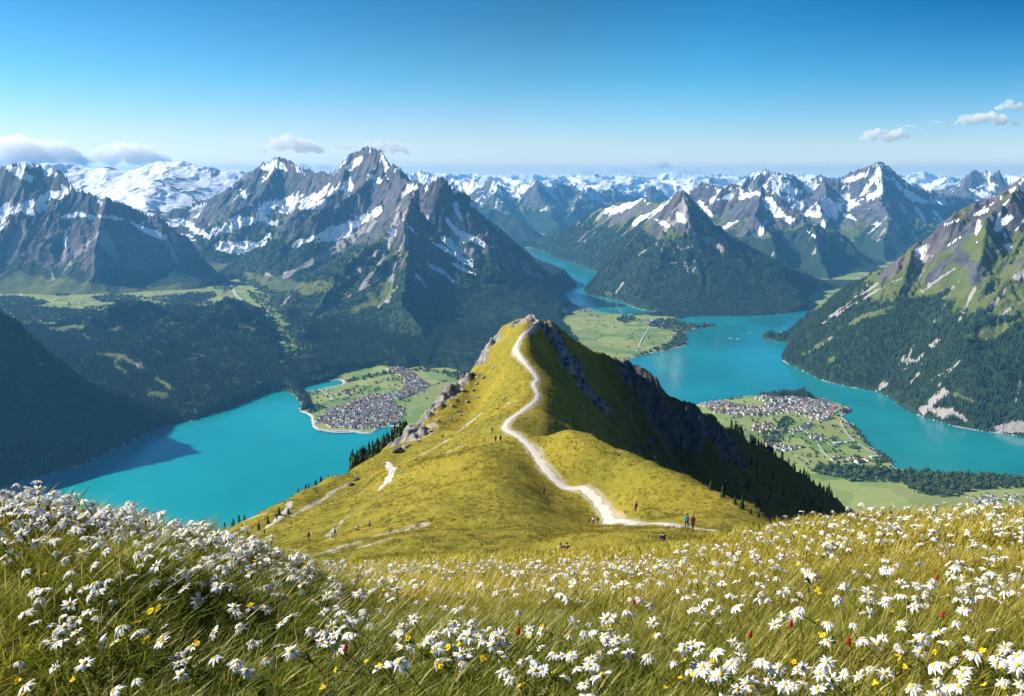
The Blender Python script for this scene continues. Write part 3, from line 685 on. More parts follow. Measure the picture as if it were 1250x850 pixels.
# (a straight steep face that falls away to the right of the crest)
for u_, v_ in [(690, 440), (704, 470), (722, 470), (722, 505), (745, 468), (748, 515), (770, 500), (775, 532), (800, 500), (805, 545), (832, 530), (832, 565), (862, 548), (865, 583), (892, 562), (895, 595), (930, 585), (930, 612), (965, 602), (965, 628), (1000, 622)]:
    dn_ = .88 * side(u_, v_) - tan_dep(v_)
    Yf = (-62 + 7) / dn_ if dn_ < -.05 else 999
    if Yf < .90 * np.interp(u_, _ru, _rY): add((u_, v_, float(Yf)))
add((930, 628, 250), (965, 632, 300), (1000, 634, 340))
for u in range(-500, 1800, 150): add((u, 0, 3000), (u, 0, 1900))
_c = np.array(CTRL, float)
_cg = np.where(_c[:, 1] == 0, 1330.0 / _c[:, 2], tan_dep(np.where(_c[:, 1] == 0, 600, _c[:, 1])))
_ca = np.where(_c[:, 1] == 0, (_c[:, 0] - CX) / FPX, side(_c[:, 0], np.where(_c[:, 1] == 0, 600, _c[:, 1])))
_cl = np.log(_c[:, 2])
AS = 2.6                                                   # weight of the sideways axis
_pt = np.stack([_ca * AS, _cl], 1)
_, _ui = np.unique(np.round(_pt, 3), axis=0, return_index=True)
_pt = _pt[_ui]; _cg = _cg[_ui]
MQ = 0.045
def _kern(d2): return np.sqrt(d2 + MQ * MQ)
_A = _kern(((_pt[:, None] - _pt[None]) ** 2).sum(-1))
n_ = len(_pt)
_M = np.zeros((n_ + 3, n_ + 3)); _M[:n_, :n_] = _A - np.eye(n_) * -1e-4
_M[:n_, n_] = 1; _M[:n_, n_ + 1:] = _pt; _M[n_, :n_] = 1; _M[n_ + 1:, :n_] = _pt.T
_w = np.linalg.solve(_M, np.r_[_cg, 0, 0, 0])

LROCK = [P(u, v, Y) for u, v, Y in [(640, 392, 364), (612, 404, 368), (596, 424, 362), (582, 440, 356), (566, 462, 345), (548, 480, 335), (532, 498, 322), (515, 516, 308), (500, 532, 296), (492, 545, 286)]]
RROCK = [P(u, v, Y) for u, v, Y in [(675, 398, 362), (690, 420, 354), (705, 440, 346), (722, 455, 338), (735, 470, 330)]]
KNOB = [P(u, v, Y) for u, v, Y in [(772, 445, 382), (790, 462, 375), (808, 482, 368), (835, 502, 365), (860, 515, 372), (890, 540, 380)]]
def base_z(x, y):
    yy = np.maximum(y, 0.3)
    q0 = x / yy * AS; q1 = np.log(yy)
    g = np.full(x.shape, _w[n_]) + _w[n_ + 1] * q0 + _w[n_ + 2] * q1
    for k in range(n_):
        g += _w[k] * np.sqrt((q0 - _pt[k, 0]) ** 2 + (q1 - _pt[k, 1]) ** 2 + MQ * MQ)
    return -g * yy - 0.17 * sstep(70, 18, yy)

SPINE = [(655, 389, 366), (664, 408, 352), (672, 432, 338), (683, 462, 306), (696, 492, 268), (712, 524, 222), (730, 540, 191), (768, 552, 182), (806, 567, 172), (843, 586, 161), (881, 602, 150), (919, 621, 139), (942, 642, 129)]
SP3 = smooth_poly([P(*q) for q in SPINE], 6.0)
SP3[:, 2] = base_z(SP3[:, 0], SP3[:, 1])
SPUR3 = smooth_poly([P(655, 389, 366)] + [P(*q) for q in RSIL], 8.0)
SIDE_ = np.r_[SP3[:, :2], [(220, 90), (520, 120), (520, 620), (20, 620)]]
def nearest_z(x, y, L):
    d = np.full(x.shape, 1e18); z = np.zeros(x.shape)
    for a, b in zip(L[:-1], L[1:]):
        ex, ey = b[0] - a[0], b[1] - a[1]
        t = np.clip(((x - a[0]) * ex + (y - a[1]) * ey) / (ex * ex + ey * ey + 1e-9), 0, 1)
        q = (x - a[0] - ex * t) ** 2 + (y - a[1] - ey * t) ** 2
        m = q < d
        d = np.where(m, q, d); z = np.where(m, a[2] + (b[2] - a[2]) * t, z)
    return np.sqrt(d), z
def steep_face(x, y, z):
    """right of the crest and behind the dome the ground drops away; the far spur stands out of it"""
    m = (x > -5) & (y > 100) & (y < 640) & (x < 520)
    if not m.any(): return z
    xm, ym, zm = x[m], y[m], z[m]
    ins = poly_sd(xm, ym, SIDE_) < 0
    d, zs = nearest_z(xm, ym, SP3)
    du, zu = nearest_z(xm, ym, SPUR3)
    drop = zs + .6 - .84 * d - .0008 * d * d
    k = 1.2
    low = -k * np.logaddexp(-zm / k, -drop / k)
    roof = zu - 1.05 * du - .2
    low = np.maximum(low, np.minimum(roof, zm + 3))
    out = z.copy(); out[m] = np.where(ins, low, zm)
    return out

def rockiness(x, y, small):
    dl = line_dist(x, y, LROCK); dr = line_dist(x, y, RROCK); dk = line_dist(x, y, KNOB)
    lz = np.maximum(sstep(9.5, 4.0, dl + small * 4.5) * sstep(-.45, .15, perlin(x / 13 + 3, y / 24, 88) + small * .4), 0)
    r = np.maximum(lz, np.maximum(sstep(9, 4, dr + small * 4), sstep(12, 5, dk + small * 6)))
    band_ = sstep(20, 50, x) * sstep(200, 260, y) * sstep(560, 480, y) * sstep(.55, .85, small + .5 * perlin((x * .9 + y * .5) / 14, (y * .9 - x * .5) / 60, 56))
    r = np.maximum(r, band_ * .8)
    return r, dl

def hill(x, y, masks=False):
    x = np.asarray(x, float); y = np.asarray(y, float)
    z = steep_face(x, y, base_z(x, y))
    yy = np.maximum(y, 0.3)
    far = sstep(30, 90, yy)
    s1 = fbm(x / 11, y / 11, 901, 4)
    rk, dl = rockiness(x, y, s1)
    rk *= far
    dp = line_dist(x, y, PATH3)
    calm = sstep(1.5, 9, dp)
    z = z + far * calm * (fbm(x / 34, y / 34, 77, 4) * 1.5 + fbm(x / 8, y / 8, 78, 3) * 0.16 + (np.abs(perlin(x / 16, y / 60, 31)) - .25) * 0.7)
    # steep right flank: ribs running down
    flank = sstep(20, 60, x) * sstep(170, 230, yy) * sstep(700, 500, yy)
    z = z + flank * (np.abs(perlin((x * .9 + y * .5) / 17, (y * .9 - x * .5) / 70, 55)) - .3) * 5.0
    st = ridged(x / 9, y / 9, 301, 4) - .9
    step_ = (np.abs(((z / 2.3 + s1 * .6) % 1.0) - .5) - .25) * 2.2
    z = z + rk * (st * 2.4 + step_ * 1.1 + 0.3 + (np.abs(perlin(x / 3.1, y / 5.2, 71)) - .25) * 2.2)
    z = z + (1 - far) * (fbm(x / .7, y / .7, 12, 3) * .018 * np.clip(yy, 0, 6) * .6)
    if not masks: return z
    return z, rk, flank, s1, dl, dp

PATH3 = np.array([[0, -9, 0], [0, -8, 0]])
PATH3 = smooth_poly([P(*q) for q in PATH], 2.0)

def terrain_grid(rows, av, name, mat, label):
    A, Y = np.meshgrid(av, rows); X = A * Y
    with ThreadPoolExecutor(4) as ex:
        parts = list(ex.map(lambda k: hill(X[k], Y[k], True), np.array_split(np.arange(len(rows)), 16)))
    Z, rk, fl, s1, dl, dp = [np.concatenate([p[i] for p in parts]) for i in range(6)]
    Z = np.maximum(Z, LAKE - 30)
    me = raw_mesh(name, np.stack([X, Y, Z], -1).reshape(-1, 3), grid_faces(*X.shape), [mat])
    gy, gx = np.gradient(Z); 
    u, v = to_px(X, Y, Z)
    # gravel and worn ground beside the trails
    gv = np.zeros_like(Z)
    for pts, wd in WORN:
        w = smooth_poly([hit3(*q) for q in pts], 2.0)
        d = line_dist(X, Y, w)
        gv = np.maximum(gv, sstep(wd, wd * .35, d + s1 * wd * .9))
    gv = np.maximum(gv, 0.55 * sstep(2.6, 1.2, dp + s1 * .7))
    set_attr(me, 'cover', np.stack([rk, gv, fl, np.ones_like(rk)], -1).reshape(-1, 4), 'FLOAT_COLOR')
    return tag(link(bpy.data.objects.new(name, me)), label, None, None, 'structure')

# first ground point met along a sight line
_hy = np.concatenate([np.geomspace(0.9, 30, 260), np.geomspace(30, 620, 900)[1:]])
def hits(us, vs, y0=0.9, y1=620, lift=0.0):
    us = np.atleast_1d(np.asarray(us, float)); vs = np.atleast_1d(np.asarray(vs, float))
    yy = _hy[(_hy >= y0) & (_hy <= y1)]
    a = side(us, vs)
    Y = np.broadcast_to(yy, (len(us), len(yy))); X = a[:, None] * Y
    Z = hill(X, Y) + lift
    g = -Z / Y
    ok = g <= tan_dep(vs)[:, None]
    k = np.where(ok.any(1), ok.argmax(1), -1)
    out = np.full((len(us), 3), np.nan)
    m = k >= 0
    out[m] = np.stack([X[m, k[m]], Y[m, k[m]], Z[m, k[m]] - lift], 1)
    return out
def hit3(u, v, y0=40, y1=620):
    h = hits([u], [v], y0, y1)[0]
    if np.isnan(h[0]): h = hits([u], [v + 6], y0, y1)[0]
    if np.isnan(h[0]): h = hits([u], [v + 16], y0, y1)[0]
    return h

WORN = [([(395, 676), (420, 668), (450, 658), (480, 650), (510, 642)], 1.6), ([(410, 674), (440, 668), (470, 660)], 1.2),
        ([(353, 632), (375, 620), (400, 606), (422, 592)], .8), ([(545, 538), (560, 527), (575, 515), (588, 505)], 1.3), ([(515, 555), (530, 548), (545, 538)], 1.0),
        ([(500, 537), (515, 527), (525, 518)], 3.0), ([(400, 655), (415, 640), (425, 630)], .6), ([(332, 612), (318, 623), (304, 634)], .8), ([(548, 552), (560, 546), (572, 541)], .8), ([(620, 493), (632, 490)], .8)]

t = NT('alpine_grass')
pos = t.pos(); at = t.attr('cover'); sp = t.n('SeparateColor', {0: at.outputs['Color']})
n1 = t.noise(.035, 5, .6, pos); n2 = t.noise(.35, 5, .65, pos); n3 = t.noise(2.4, 4, .7, pos)
st = t.n('Mapping', {'Vector': pos, 'Rotation': (0, 0, .35), 'Scale': (.9, .16, .9)}).outputs[0]
n4 = t.noise(1.1, 4, .7, st)
g = t.mix(t.ss(.3, .7, n1), (0.300, 0.240, 0.026), (0.185, 0.172, 0.020))
g = t.mix(t.math('MULTIPLY', t.ss(.45, .7, n2), .6), g, (0.385, 0.300, 0.045))
g = t.mix(t.math('MULTIPLY', t.ss(.52, .75, n4), .55), g, (0.095, 0.098, 0.014))
g = t.mix(t.math('MULTIPLY', sp.outputs[2], .85), g, (0.045, 0.052, 0.014))  # shade of the right flank painted into the grass colour
rck = t.mix(t.ss(.35, .65, n2), (0.115, 0.105, 0.095), (0.33, 0.305, 0.275))
rck = t.mix(t.math('MULTIPLY', t.ss(.55, .75, n3), .7), rck, (0.05, 0.046, 0.042))
rck = t.mix(t.math('MULTIPLY', sp.outputs[2], .75), rck, (0.045, 0.044, 0.046))  # rock of the shaded right face painted darker too, deepening its shade
rm = t.ss(.35, .6, t.math('ADD', sp.outputs[0], t.math('MULTIPLY', t.math('SUBTRACT', n3, .5), .5)))
gm = t.ss(.3, .65, t.math('ADD', sp.outputs[1], t.math('MULTIPLY', t.math('SUBTRACT', n3, .5), .9)))
n5 = t.noise(5.5, 3, .7, pos)
g = t.mix(t.math('MULTIPLY', t.ss(.5, .68, n5), .5), g, (0.105, 0.100, 0.015))
c = t.mix(t.math('MULTIPLY', gm, .85), g, (0.42, 0.37, 0.28))
c = t.mix(rm, c, rck)
hb = t.math('ADD', t.math('MULTIPLY', n2, .9), t.math('ADD', t.math('MULTIPLY', n3, .35), t.math('MULTIPLY', n4, .3)))
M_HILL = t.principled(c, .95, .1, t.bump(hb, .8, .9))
t = NT('meadow_soil')
pos = t.pos(); n = t.noise(6, 5, .6, pos)
M_SOIL = t.principled(t.mix(n, (0.016, 0.018, 0.006), (0.050, 0.046, 0.014)), .95, .1)

AV = np.linspace(-.9, .9, 1101)
r_near = np.geomspace(.5, 30, 170)
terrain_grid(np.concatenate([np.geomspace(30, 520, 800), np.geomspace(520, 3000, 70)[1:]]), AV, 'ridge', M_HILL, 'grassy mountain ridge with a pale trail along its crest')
terrain_grid(r_near, AV[::3] if (len(AV) - 1) % 3 == 0 else AV, 'meadow', M_SOIL, 'sloping flower meadow in front')

# trails
t = NT('trail_gravel')
pos = t.pos(); n = t.noise(1.6, 5, .7, pos)
M_TRAIL = t.principled(t.mix(n, (0.37, 0.335, 0.28), (0.62, 0.57, 0.49)), .95, .1, t.bump(n, .12, .6))
def ribbon(name, line, width, seed, label, lift=.10, mat=None, zf=None, taper=0):
    line = np.asarray(line)[:, :2]
    d = np.gradient(line, axis=0); d /= np.linalg.norm(d, axis=1)[:, None] + 1e-9
    nrm = np.stack([-d[:, 1], d[:, 0]], 1)
    s = np.r_[0, np.cumsum(np.linalg.norm(np.diff(line, axis=0), axis=1))]
    k = np.linspace(-1, 1, 7)
    wl = width * (.5 + .24 * fbm(s / (width * 1.6), s * 0 + seed, seed, 4)); wr = width * (.5 + .24 * fbm(s / (width * 1.6), s * 0 + seed + 9, seed, 4))
    if taper: f = np.clip(s / taper, 0.15, 1) * np.clip((s[-1] - s) / taper, .15, 1); wl, wr = wl * f, wr * f
    off = np.where(k[None] < 0, wr[:, None] * k[None], wl[:, None] * k[None])
    XY = line[:, None, :] + nrm[:, None, :] * off[..., None]
    Z = (zf or hill)(XY[..., 0], XY[..., 1]) + lift * (1 - .75 * np.abs(k[None]) ** 3)
    V = np.concatenate([XY, Z[..., None]], -1).reshape(-1, 3)
    me = raw_mesh(name, V, grid_faces(len(line), 7), [mat or M_TRAIL])
    return tag(link(bpy.data.objects.new(name, me)), label, None, None, 'structure')
ribbon('path', smooth_poly([P(*q) for q in PATH], .7), 1.7, 3, 'pale gravel trail winding up to the summit of the ridge', .13)
ribbon('path', smooth_poly([hit3(*q) for q in [(464, 568), (474, 567), (479, 573), (475, 584), (468, 593), (459, 602)]], .6), 2.0, 5, 'short pale trail bend on the left flank', .13, taper=8)
ribbon('path', smooth_poly([hit3(*q) for q in [(346, 605), (354, 607), (355, 614), (349, 624), (341, 634), (330, 642), (316, 650)]], .6), 1.5, 6, 'small pale trail curving down the lower left flank', .12, taper=6)
# ------------------------------------------------------------------ trees
def leafmat(name, a, b, rough=.85, tr=0.0):
    t = NT(name)
    rnd = t.n('ObjectInfo').outputs['Random']
    n = t.noise(.9, 3, .6, t.n('TexCoord').outputs['Object'])
    c = t.mix(t.math('MULTIPLY_ADD', rnd, .6, t.math('MULTIPLY', n, .4)), a, b)
    return t.principled(c, rough, .12)
M_FIR = leafmat('fir_needles', (0.016, 0.036, 0.018), (0.062, 0.092, 0.034))
M_BROAD = leafmat('leafy_green', (0.030, 0.055, 0.016), (0.065, 0.092, 0.028))
M_BARK = simple_mat('bark', (0.075, 0.052, 0.036), .9, .3, 6)

def cone_tiers(V, F, cx, cy, z0, h, r, tiers, sides, rr):
    """a conifer crown: stacked ragged skirts"""
    for k in range(tiers):
        f0 = k / tiers; zb = z0 + h * f0 * .92; zt = z0 + h * min(1.0, f0 + 1.75 / tiers)
        rb = r * (1 - f0) ** .85
        i0 = len(V)
        for s in range(sides):
            a = 2 * math.pi * (s + .5 * (k % 2)) / sides
            q = rb * (rr.uniform(.72, 1.18))
            V.append((cx + q * math.cos(a), cy + q * math.sin(a), zb - rr.uniform(0, .05) * h))
        V.append((cx + rr.uniform(-.03, .03) * r, cy, zt))
        for s in range(sides): F.append((i0 + s, i0 + (s + 1) % sides, i0 + sides))

def clump_mesh(seed, n, rad):
    rr = random.Random(seed); V = []; F = []
    for k in range(n):
        a = rr.uniform(0, 6.28); d = rad * math.sqrt(rr.random()) if n > 1 else 0
        h = rr.uniform(.65, 1.1)
        cone_tiers(V, F, d * math.cos(a), d * math.sin(a), -.45, h + .45, rr.uniform(.16, .24), 3, 6, rr)
    me = raw_mesh('fir_clump', np.array(V), F, [M_FIR], smooth=False)
    return bpy.data.objects.new('fir_clump', me)
def blob_mesh(seed):
    rr = random.Random(seed); bm = bmesh.new()
    for k in range(7):
        m = Matrix.Translation((rr.uniform(-.3, .3), rr.uniform(-.3, .3), rr.uniform(.2, .75))) @ Matrix.Scale(rr.uniform(.22, .36), 4)
        bmesh.ops.create_icosphere(bm, subdivisions=1, radius=1, matrix=m)
    for v in bm.verts: v.co += Vector([rr.uniform(-.06, .06) for _ in range(3)])
    me = bpy.data.meshes.new('leafy_clump'); bm.to_mesh(me); bm.free(); me.materials.append(M_BROAD)
    return bpy.data.objects.new('leafy_clump', me)

def scatter(name, pts, scl, rotz, kinds, protos, label=None, tilt=None, mat_dummy=None):
    """ONE object of kind stuff: points that carry small meshes (geometry nodes)"""
    me = bpy.data.meshes.new(name); me.vertices.add(len(pts))
    me.vertices.foreach_set('co', np.ascontiguousarray(pts, dtype=np.float32).ravel())
    rot = np.zeros((len(pts), 3), np.float32)
    if tilt is not None: rot[:, :2] = tilt
    rot[:, 2] = rotz
    set_attr(me, 'rot', rot, 'FLOAT_VECTOR'); set_attr(me, 'scl', scl); set_attr(me, 'kindno', kinds, 'INT')
    o = link(bpy.data.objects.new(name, me))
    g = bpy.data.node_groups.new(name + '_nodes', 'GeometryNodeTree')
    g.interface.new_socket('Geometry', in_out='INPUT', socket_type='NodeSocketGeometry')
    g.interface.new_socket('Geometry', in_out='OUTPUT', socket_type='NodeSocketGeometry')
    N = g.nodes; L = g.links
    gi = N.new('NodeGroupInput'); go = N.new('NodeGroupOutput'); jn = N.new('GeometryNodeJoinGeometry')
    def named(nm, ty):
        a = N.new('GeometryNodeInputNamedAttribute'); a.data_type = ty; a.inputs[0].default_value = nm; return a.outputs[0]
    ra, sa, ka = named('rot', 'FLOAT_VECTOR'), named('scl', 'FLOAT'), named('kindno', 'INT')
    e2r = N.new('FunctionNodeEulerToRotation'); L.new(ra, e2r.inputs[0])
    for k, p in enumerate(protos):
        cmp_ = N.new('FunctionNodeCompare'); cmp_.data_type = 'INT'; cmp_.operation = 'EQUAL'
        L.new(ka, cmp_.inputs[2]); cmp_.inputs[3].default_value = k
        oi = N.new('GeometryNodeObjectInfo'); oi.inputs['Object'].default_value = p; oi.inputs['As Instance'].default_value = True
        ip = N.new('GeometryNodeInstanceOnPoints')
        L.new(gi.outputs[0], ip.inputs['Points']); L.new(cmp_.outputs[0], ip.inputs['Selection']); L.new(oi.outputs['Geometry'], ip.inputs['Instance'])
        L.new(e2r.outputs[0], ip.inputs['Rotation']); L.new(sa, ip.inputs['Scale'])
        L.new(ip.outputs[0], jn.inputs[0])
    L.new(jn.outputs[0], go.inputs[0])
    md = o.modifiers.new('scatter', 'NODES'); md.node_group = g
    return tag(o, label, None, None, 'stuff')

CLUMPS = [clump_mesh(s, 5, .62) for s in (1, 2, 3)] + [clump_mesh(9, 1, 0)]
LEAFY = [blob_mesh(s) for s in (4, 5)]

def forest_on(key, name, dens, size, label, thr=.5, maxn=60000, vcut=None):
    m = MOUNT[key]; X, Y, Z = m['X'], m['Y'], m['Z']
    gy, gx = np.gradient(Z, m['ys'], m['xs'])
    facing = (-gx * -X + -gy * -Y + (0 - Z)) > 0                     # slope turned to where one can see it from
    u, v = to_px(X, Y, Z)
    pr = m['forest'] * facing * (u > -60) * (u < 1310) * (m['sd'] > 22) * (Z > LAKE - 8) * dens
    pick = rng.random(X.shape) < pr * (fbm(X / 130, Y / 130, 5, 3) * .5 + .8)
    iy, ix = np.nonzero(pick)
    if len(iy) > maxn: s = rng.permutation(len(iy))[:maxn]; iy, ix = iy[s], ix[s]
    st = m['xs'][1] - m['xs'][0]
    jx = rng.uniform(-.5, .5, len(iy)) * st; jy = rng.uniform(-.5, .5, len(iy)) * st
    pts = np.stack([X[iy, ix] + jx, Y[iy, ix] + jy, Z[iy, ix] + gx[iy, ix] * jx + gy[iy, ix] * jy], 1)
    n = len(pts); print(name, n)
    return scatter(name, pts, size * rng.uniform(.7, 1.25, n), rng.uniform(0, 6.28, n), rng.integers(0, 3, n), CLUMPS, label)
forest_on('green and rocky slope rising from the right lake', 'forest', .45, 21, 'dark conifer forest on the lower right slope')
forest_on('shaded forest hill above the left lake', 'forest', .30, 20, 'shaded conifer forest covering the left hill')
forest_on('low wooded hill behind the left lake', 'forest', .5, 22, 'dark conifer forest covering the low hill behind the left lake')
forest_on('jagged dark massif with snow streaks left of the middle', 'forest', .28, 22, 'dark forest round the foot of the jagged massif')
forest_on('pyramid shaped mountain standing between fjord and lake', 'forest', .3, 24, 'dark forest on the slopes of the pyramid mountain')

# woods, hedges and tree clumps on the flat ground: outlines in the photograph, unrolled onto the valley floor
def in_px_poly(n, poly):
    q = np.array([Plake(u, v) for u, v in poly]); lo, hi = q.min(0), q.max(0)
    out = np.zeros((0, 2))
    for _ in range(30):
        c = rng.uniform(lo, hi, (n * 2, 2)); c = c[poly_sd(c[:, 0], c[:, 1], q) < 0]
        out = np.r_[out, c]
        if len(out) >= n: break
    return out[:n]
def area_px(poly):
    q = np.array([Plake(u, v) for u, v in poly]); x, y = q.T
    return abs(np.sum(x * np.roll(y, -1) - y * np.roll(x, -1))) / 2
WOODS = [  # (outline, square metres per clump, size)
    ([(-30, 362), (30, 364), (62, 371), (30, 378), (-30, 380)], 560, 20), ([(110, 364), (140, 361), (175, 364), (160, 371), (125, 371)], 620, 20), ([(60, 358), (85, 357), (95, 361), (70, 363)], 700, 18), ([(195, 370), (225, 362), (262, 358), (266, 364), (230, 372)], 620, 20), ([(258, 352), (280, 345), (290, 352), (272, 360)], 800, 18),
    ([(985, 578), (1000, 573), (1060, 572), (1100, 578), (1120, 574), (1185, 580), (1260, 585), (1260, 597), (1200, 600), (1160, 597), (1140, 603), (1112, 600), (1100, 590), (1040, 592)], 210, 21),
    ([(1112, 592), (1130, 590), (1190, 592), (1180, 606), (1150, 610), (1120, 606)], 230, 20),
    ([(836, 388), (850, 392), (870, 395), (872, 399), (848, 402), (836, 409), (842, 419), (822, 426), (800, 432), (792, 430), (818, 419), (828, 408), (815, 404), (790, 400), (800, 392)], 500, 22),
    ([(752, 392), (760, 386), (775, 388), (778, 394), (762, 397)], 520, 20),
    ([(700, 418), (735, 437), (757, 442), (790, 431), (795, 434), (757, 448), (735, 455), (715, 440)], 600, 20),
    ([(945, 408), (972, 405), (990, 396), (985, 403), (965, 416), (945, 415), (931, 412)], 420, 20),
    ([(368, 478), (376, 480), (379, 492), (385, 500), (380, 506), (372, 499), (366, 490)], 200, 16),
    ([(378, 500), (392, 494), (396, 500), (386, 506)], 260, 14),
    ([(956, 534), (968, 520), (962, 512), (955, 512), (948, 522), (950, 532)], 170, 15),
    ([(930, 532), (948, 530), (958, 540), (945, 548), (932, 545)], 220, 14),
    ([(1034, 512), (1042, 516), (1055, 530), (1068, 545), (1092, 560), (1098, 570), (1086, 571), (1062, 549), (1046, 532), (1036, 520)], 200, 14),
    ([(350, 432), (366, 428), (372, 445), (356, 452)], 500, 18), ([(60, 404), (110, 396), (180, 392), (120, 402), (70, 411)], 700, 22),
    ([(-20, 374), (60, 377), (120, 382), (112, 390), (70, 396), (-20, 398)], 480, 22), ([(90, 386), (180, 374), (250, 367), (262, 372), (180, 382), (95, 394)], 620, 20), ([(175, 366), (240, 358), (262, 366), (215, 374)], 700, 20), ([(95, 377), (140, 374), (150, 378), (110, 382)], 900, 20), ([(300, 356), (325, 362), (345, 385), (330, 390), (312, 372)], 900, 20), ([(345, 400), (362, 408), (368, 430), (352, 436)], 700, 20), ([(160, 378), (178, 375), (184, 380), (165, 383)], 700, 20), ([(300, 400), (340, 395), (352, 420), (330, 415)], 600, 22),
    ([(420, 466), (470, 456), (520, 452), (545, 459), (505, 455), (470, 460), (425, 468)], 420, 18), ([(540, 456), (600, 456), (600, 470), (556, 466), (545, 461)], 420, 18),
    ([(888, 487), (905, 484), (906, 487), (890, 490)], 240, 14), ([(1035, 546), (1050, 545), (1052, 550), (1036, 551)], 200, 12), ([(985, 556), (1000, 555), (1002, 558), (988, 559)], 200, 11),
    ([(1012, 537), (1024, 535), (1026, 539), (1014, 541)], 200, 12), ([(1066, 557), (1085, 560), (1084, 566), (1064, 566)], 230, 12),
]
wp = []; ws = []; wk = []
for poly, per, size in WOODS:
    n = max(6, int(area_px(poly) / per)); q = in_px_poly(n, poly)
    wp.append(q); ws.append(np.full(len(q), size) * rng.uniform(.6, 1.15, len(q))); wk.append(rng.choice([0, 1, 2, 4, 5], len(q), p=[.25, .25, .2, .15, .15]))
def hedge(px, gap, size):
    l = smooth_poly([Plake(u, v) for u, v in px], gap)
    l = l + rng.normal(0, gap * .3, l.shape); l = l[rng.random(len(l)) < .85]
    wp.append(l); ws.append(size * rng.uniform(.6, 1.3, len(l))); wk.append(rng.choice([3, 4, 5], len(l)))
hedge([(393, 494), (430, 485), (450, 475), (470, 465), (482, 460)], 10, 7)
hedge([(464, 469), (478, 467), (490, 464)], 14, 8); hedge([(482, 492), (500, 483), (525, 475), (545, 468)], 11, 9)
hedge([(415, 465), (432, 462)], 22, 9); hedge([(418, 480), (440, 479)], 26, 9)
hedge([(700, 400), (730, 398), (752, 402), (790, 405)], 22, 8); hedge([(745, 425), (770, 415), (800, 412)], 20, 8); hedge([(980, 549), (1000, 552), (1010, 556)], 14, 8)
hedge([(1030, 500), (1040, 512), (1060, 530)], 10, 8); hedge([(880, 486), (930, 483), (970, 481), (1005, 486), (1038, 500)], 13, 8); hedge([(1000, 570), (1045, 566), (1090, 572)], 14, 10)
# scattered field and garden trees
for poly, n in (([(375, 490), (500, 455), (540, 480), (480, 520), (395, 520)], 260), ([(870, 495), (960, 485), (1030, 500), (1095, 570), (980, 580), (900, 540)], 420), ([(700, 380), (830, 392), (830, 420), (740, 440)], 110), ([(-40, 366), (140, 376), (250, 350), (340, 400), (100, 392), (-40, 405)], 200)):
    q = in_px_poly(n, poly); wp.append(q); ws.append(rng.uniform(6, 13, len(q))); wk.append(rng.choice([3, 4, 5], len(q)))
wp = np.concatenate(wp); ws = np.concatenate(ws); wk = np.concatenate(wk)
ok = lake_sd(wp[:, 0], wp[:, 1]) > 8
wp, ws, wk = wp[ok], ws[ok], wk[ok]
def valley_z(x, y): return LAKE + 3.0 + 9 * sstep(0, 400, lake_sd(np.asarray(x, float), np.asarray(y, float)))
scatter('wood', np.c_[wp, valley_z(wp[:, 0], wp[:, 1])], ws, rng.uniform(0, 6.28, len(wp)), wk, CLUMPS + LEAFY, 'woods, hedges and garden trees on the valley floor')

# single spruces on the near ridge: each a thing, trunk and crown
def spruce_parts(seed, slim, ragged):
    rr = random.Random(seed); V = []; F = []
    for k in range(9):
        f = k / 9; zb = .10 + .88 * f; rb = slim * (1 - f) ** .8 * rr.uniform(.85, 1.15) + .012
        nb = 9 if k < 6 else 6
        for s in range(nb):
            a = 2 * math.pi * (s + rr.random() * .7) / nb
            q = rb * rr.uniform(1 - ragged, 1.1); w = q * .42 + .01
            ca, sa = math.cos(a), math.sin(a); i0 = len(V)
            tip = zb - .055 - rr.uniform(0, .04); zi = zb + .10
            V += [(0, 0, min(zi, 1.0)), (ca * q * .6 - sa * w, sa * q * .6 + ca * w, zb - .01), (ca * q, sa * q, tip), (ca * q * .6 + sa * w, sa * q * .6 - ca * w, zb - .01), (ca * q * .5, sa * q * .5, zb - .05)]
            F += [(i0, i0 + 1, i0 + 2), (i0, i0 + 2, i0 + 3), (i0 + 4, i0 + 2, i0 + 1), (i0 + 4, i0 + 3, i0 + 2)]
    i0 = len(V); V += [(.012, 0, .93), (-.006, .01, .93), (-.006, -.01, .93), (0, 0, 1.04)]; F += [(i0, i0 + 1, i0 + 3), (i0 + 1, i0 + 2, i0 + 3), (i0 + 2, i0, i0 + 3)]
    crown = raw_mesh('crown', np.array(V), F, [M_FIR], smooth=False)
    V = []; F = []
    for j, (z, r) in enumerate([(-.15, .028), (.1, .024), (.5, .014), (.95, .004)]):
        for s in range(7): V.append((r * math.cos(s * .8976), r * math.sin(s * .8976), z))
    for j in range(3):
        for s in range(7): F.append((j * 7 + s, j * 7 + (s + 1) % 7, j * 7 + 7 + (s + 1) % 7, j * 7 + 7 + s))
    trunk = raw_mesh('trunk', np.array(V), F, [M_BARK])
    return crown, trunk
SPRUCE = [spruce_parts(1, .20, .35), spruce_parts(2, .16, .45), spruce_parts(3, .24, .4)]
def spruce(x, y, z, h, label, group, k):
    e = bpy.data.objects.new('spruce_tree', None); e.empty_display_size = .5; e.location = (x, y, z); e.scale = (h, h, h); e.rotation_euler = (random.uniform(-.04, .04), random.uniform(-.04, .04), random.uniform(0, 6.28))
    tag(link(e), label, 'tree', group)
    link(bpy.data.objects.new('trunk', SPRUCE[k][1]), e); link(bpy.data.objects.new('crown', SPRUCE[k][0]), e)
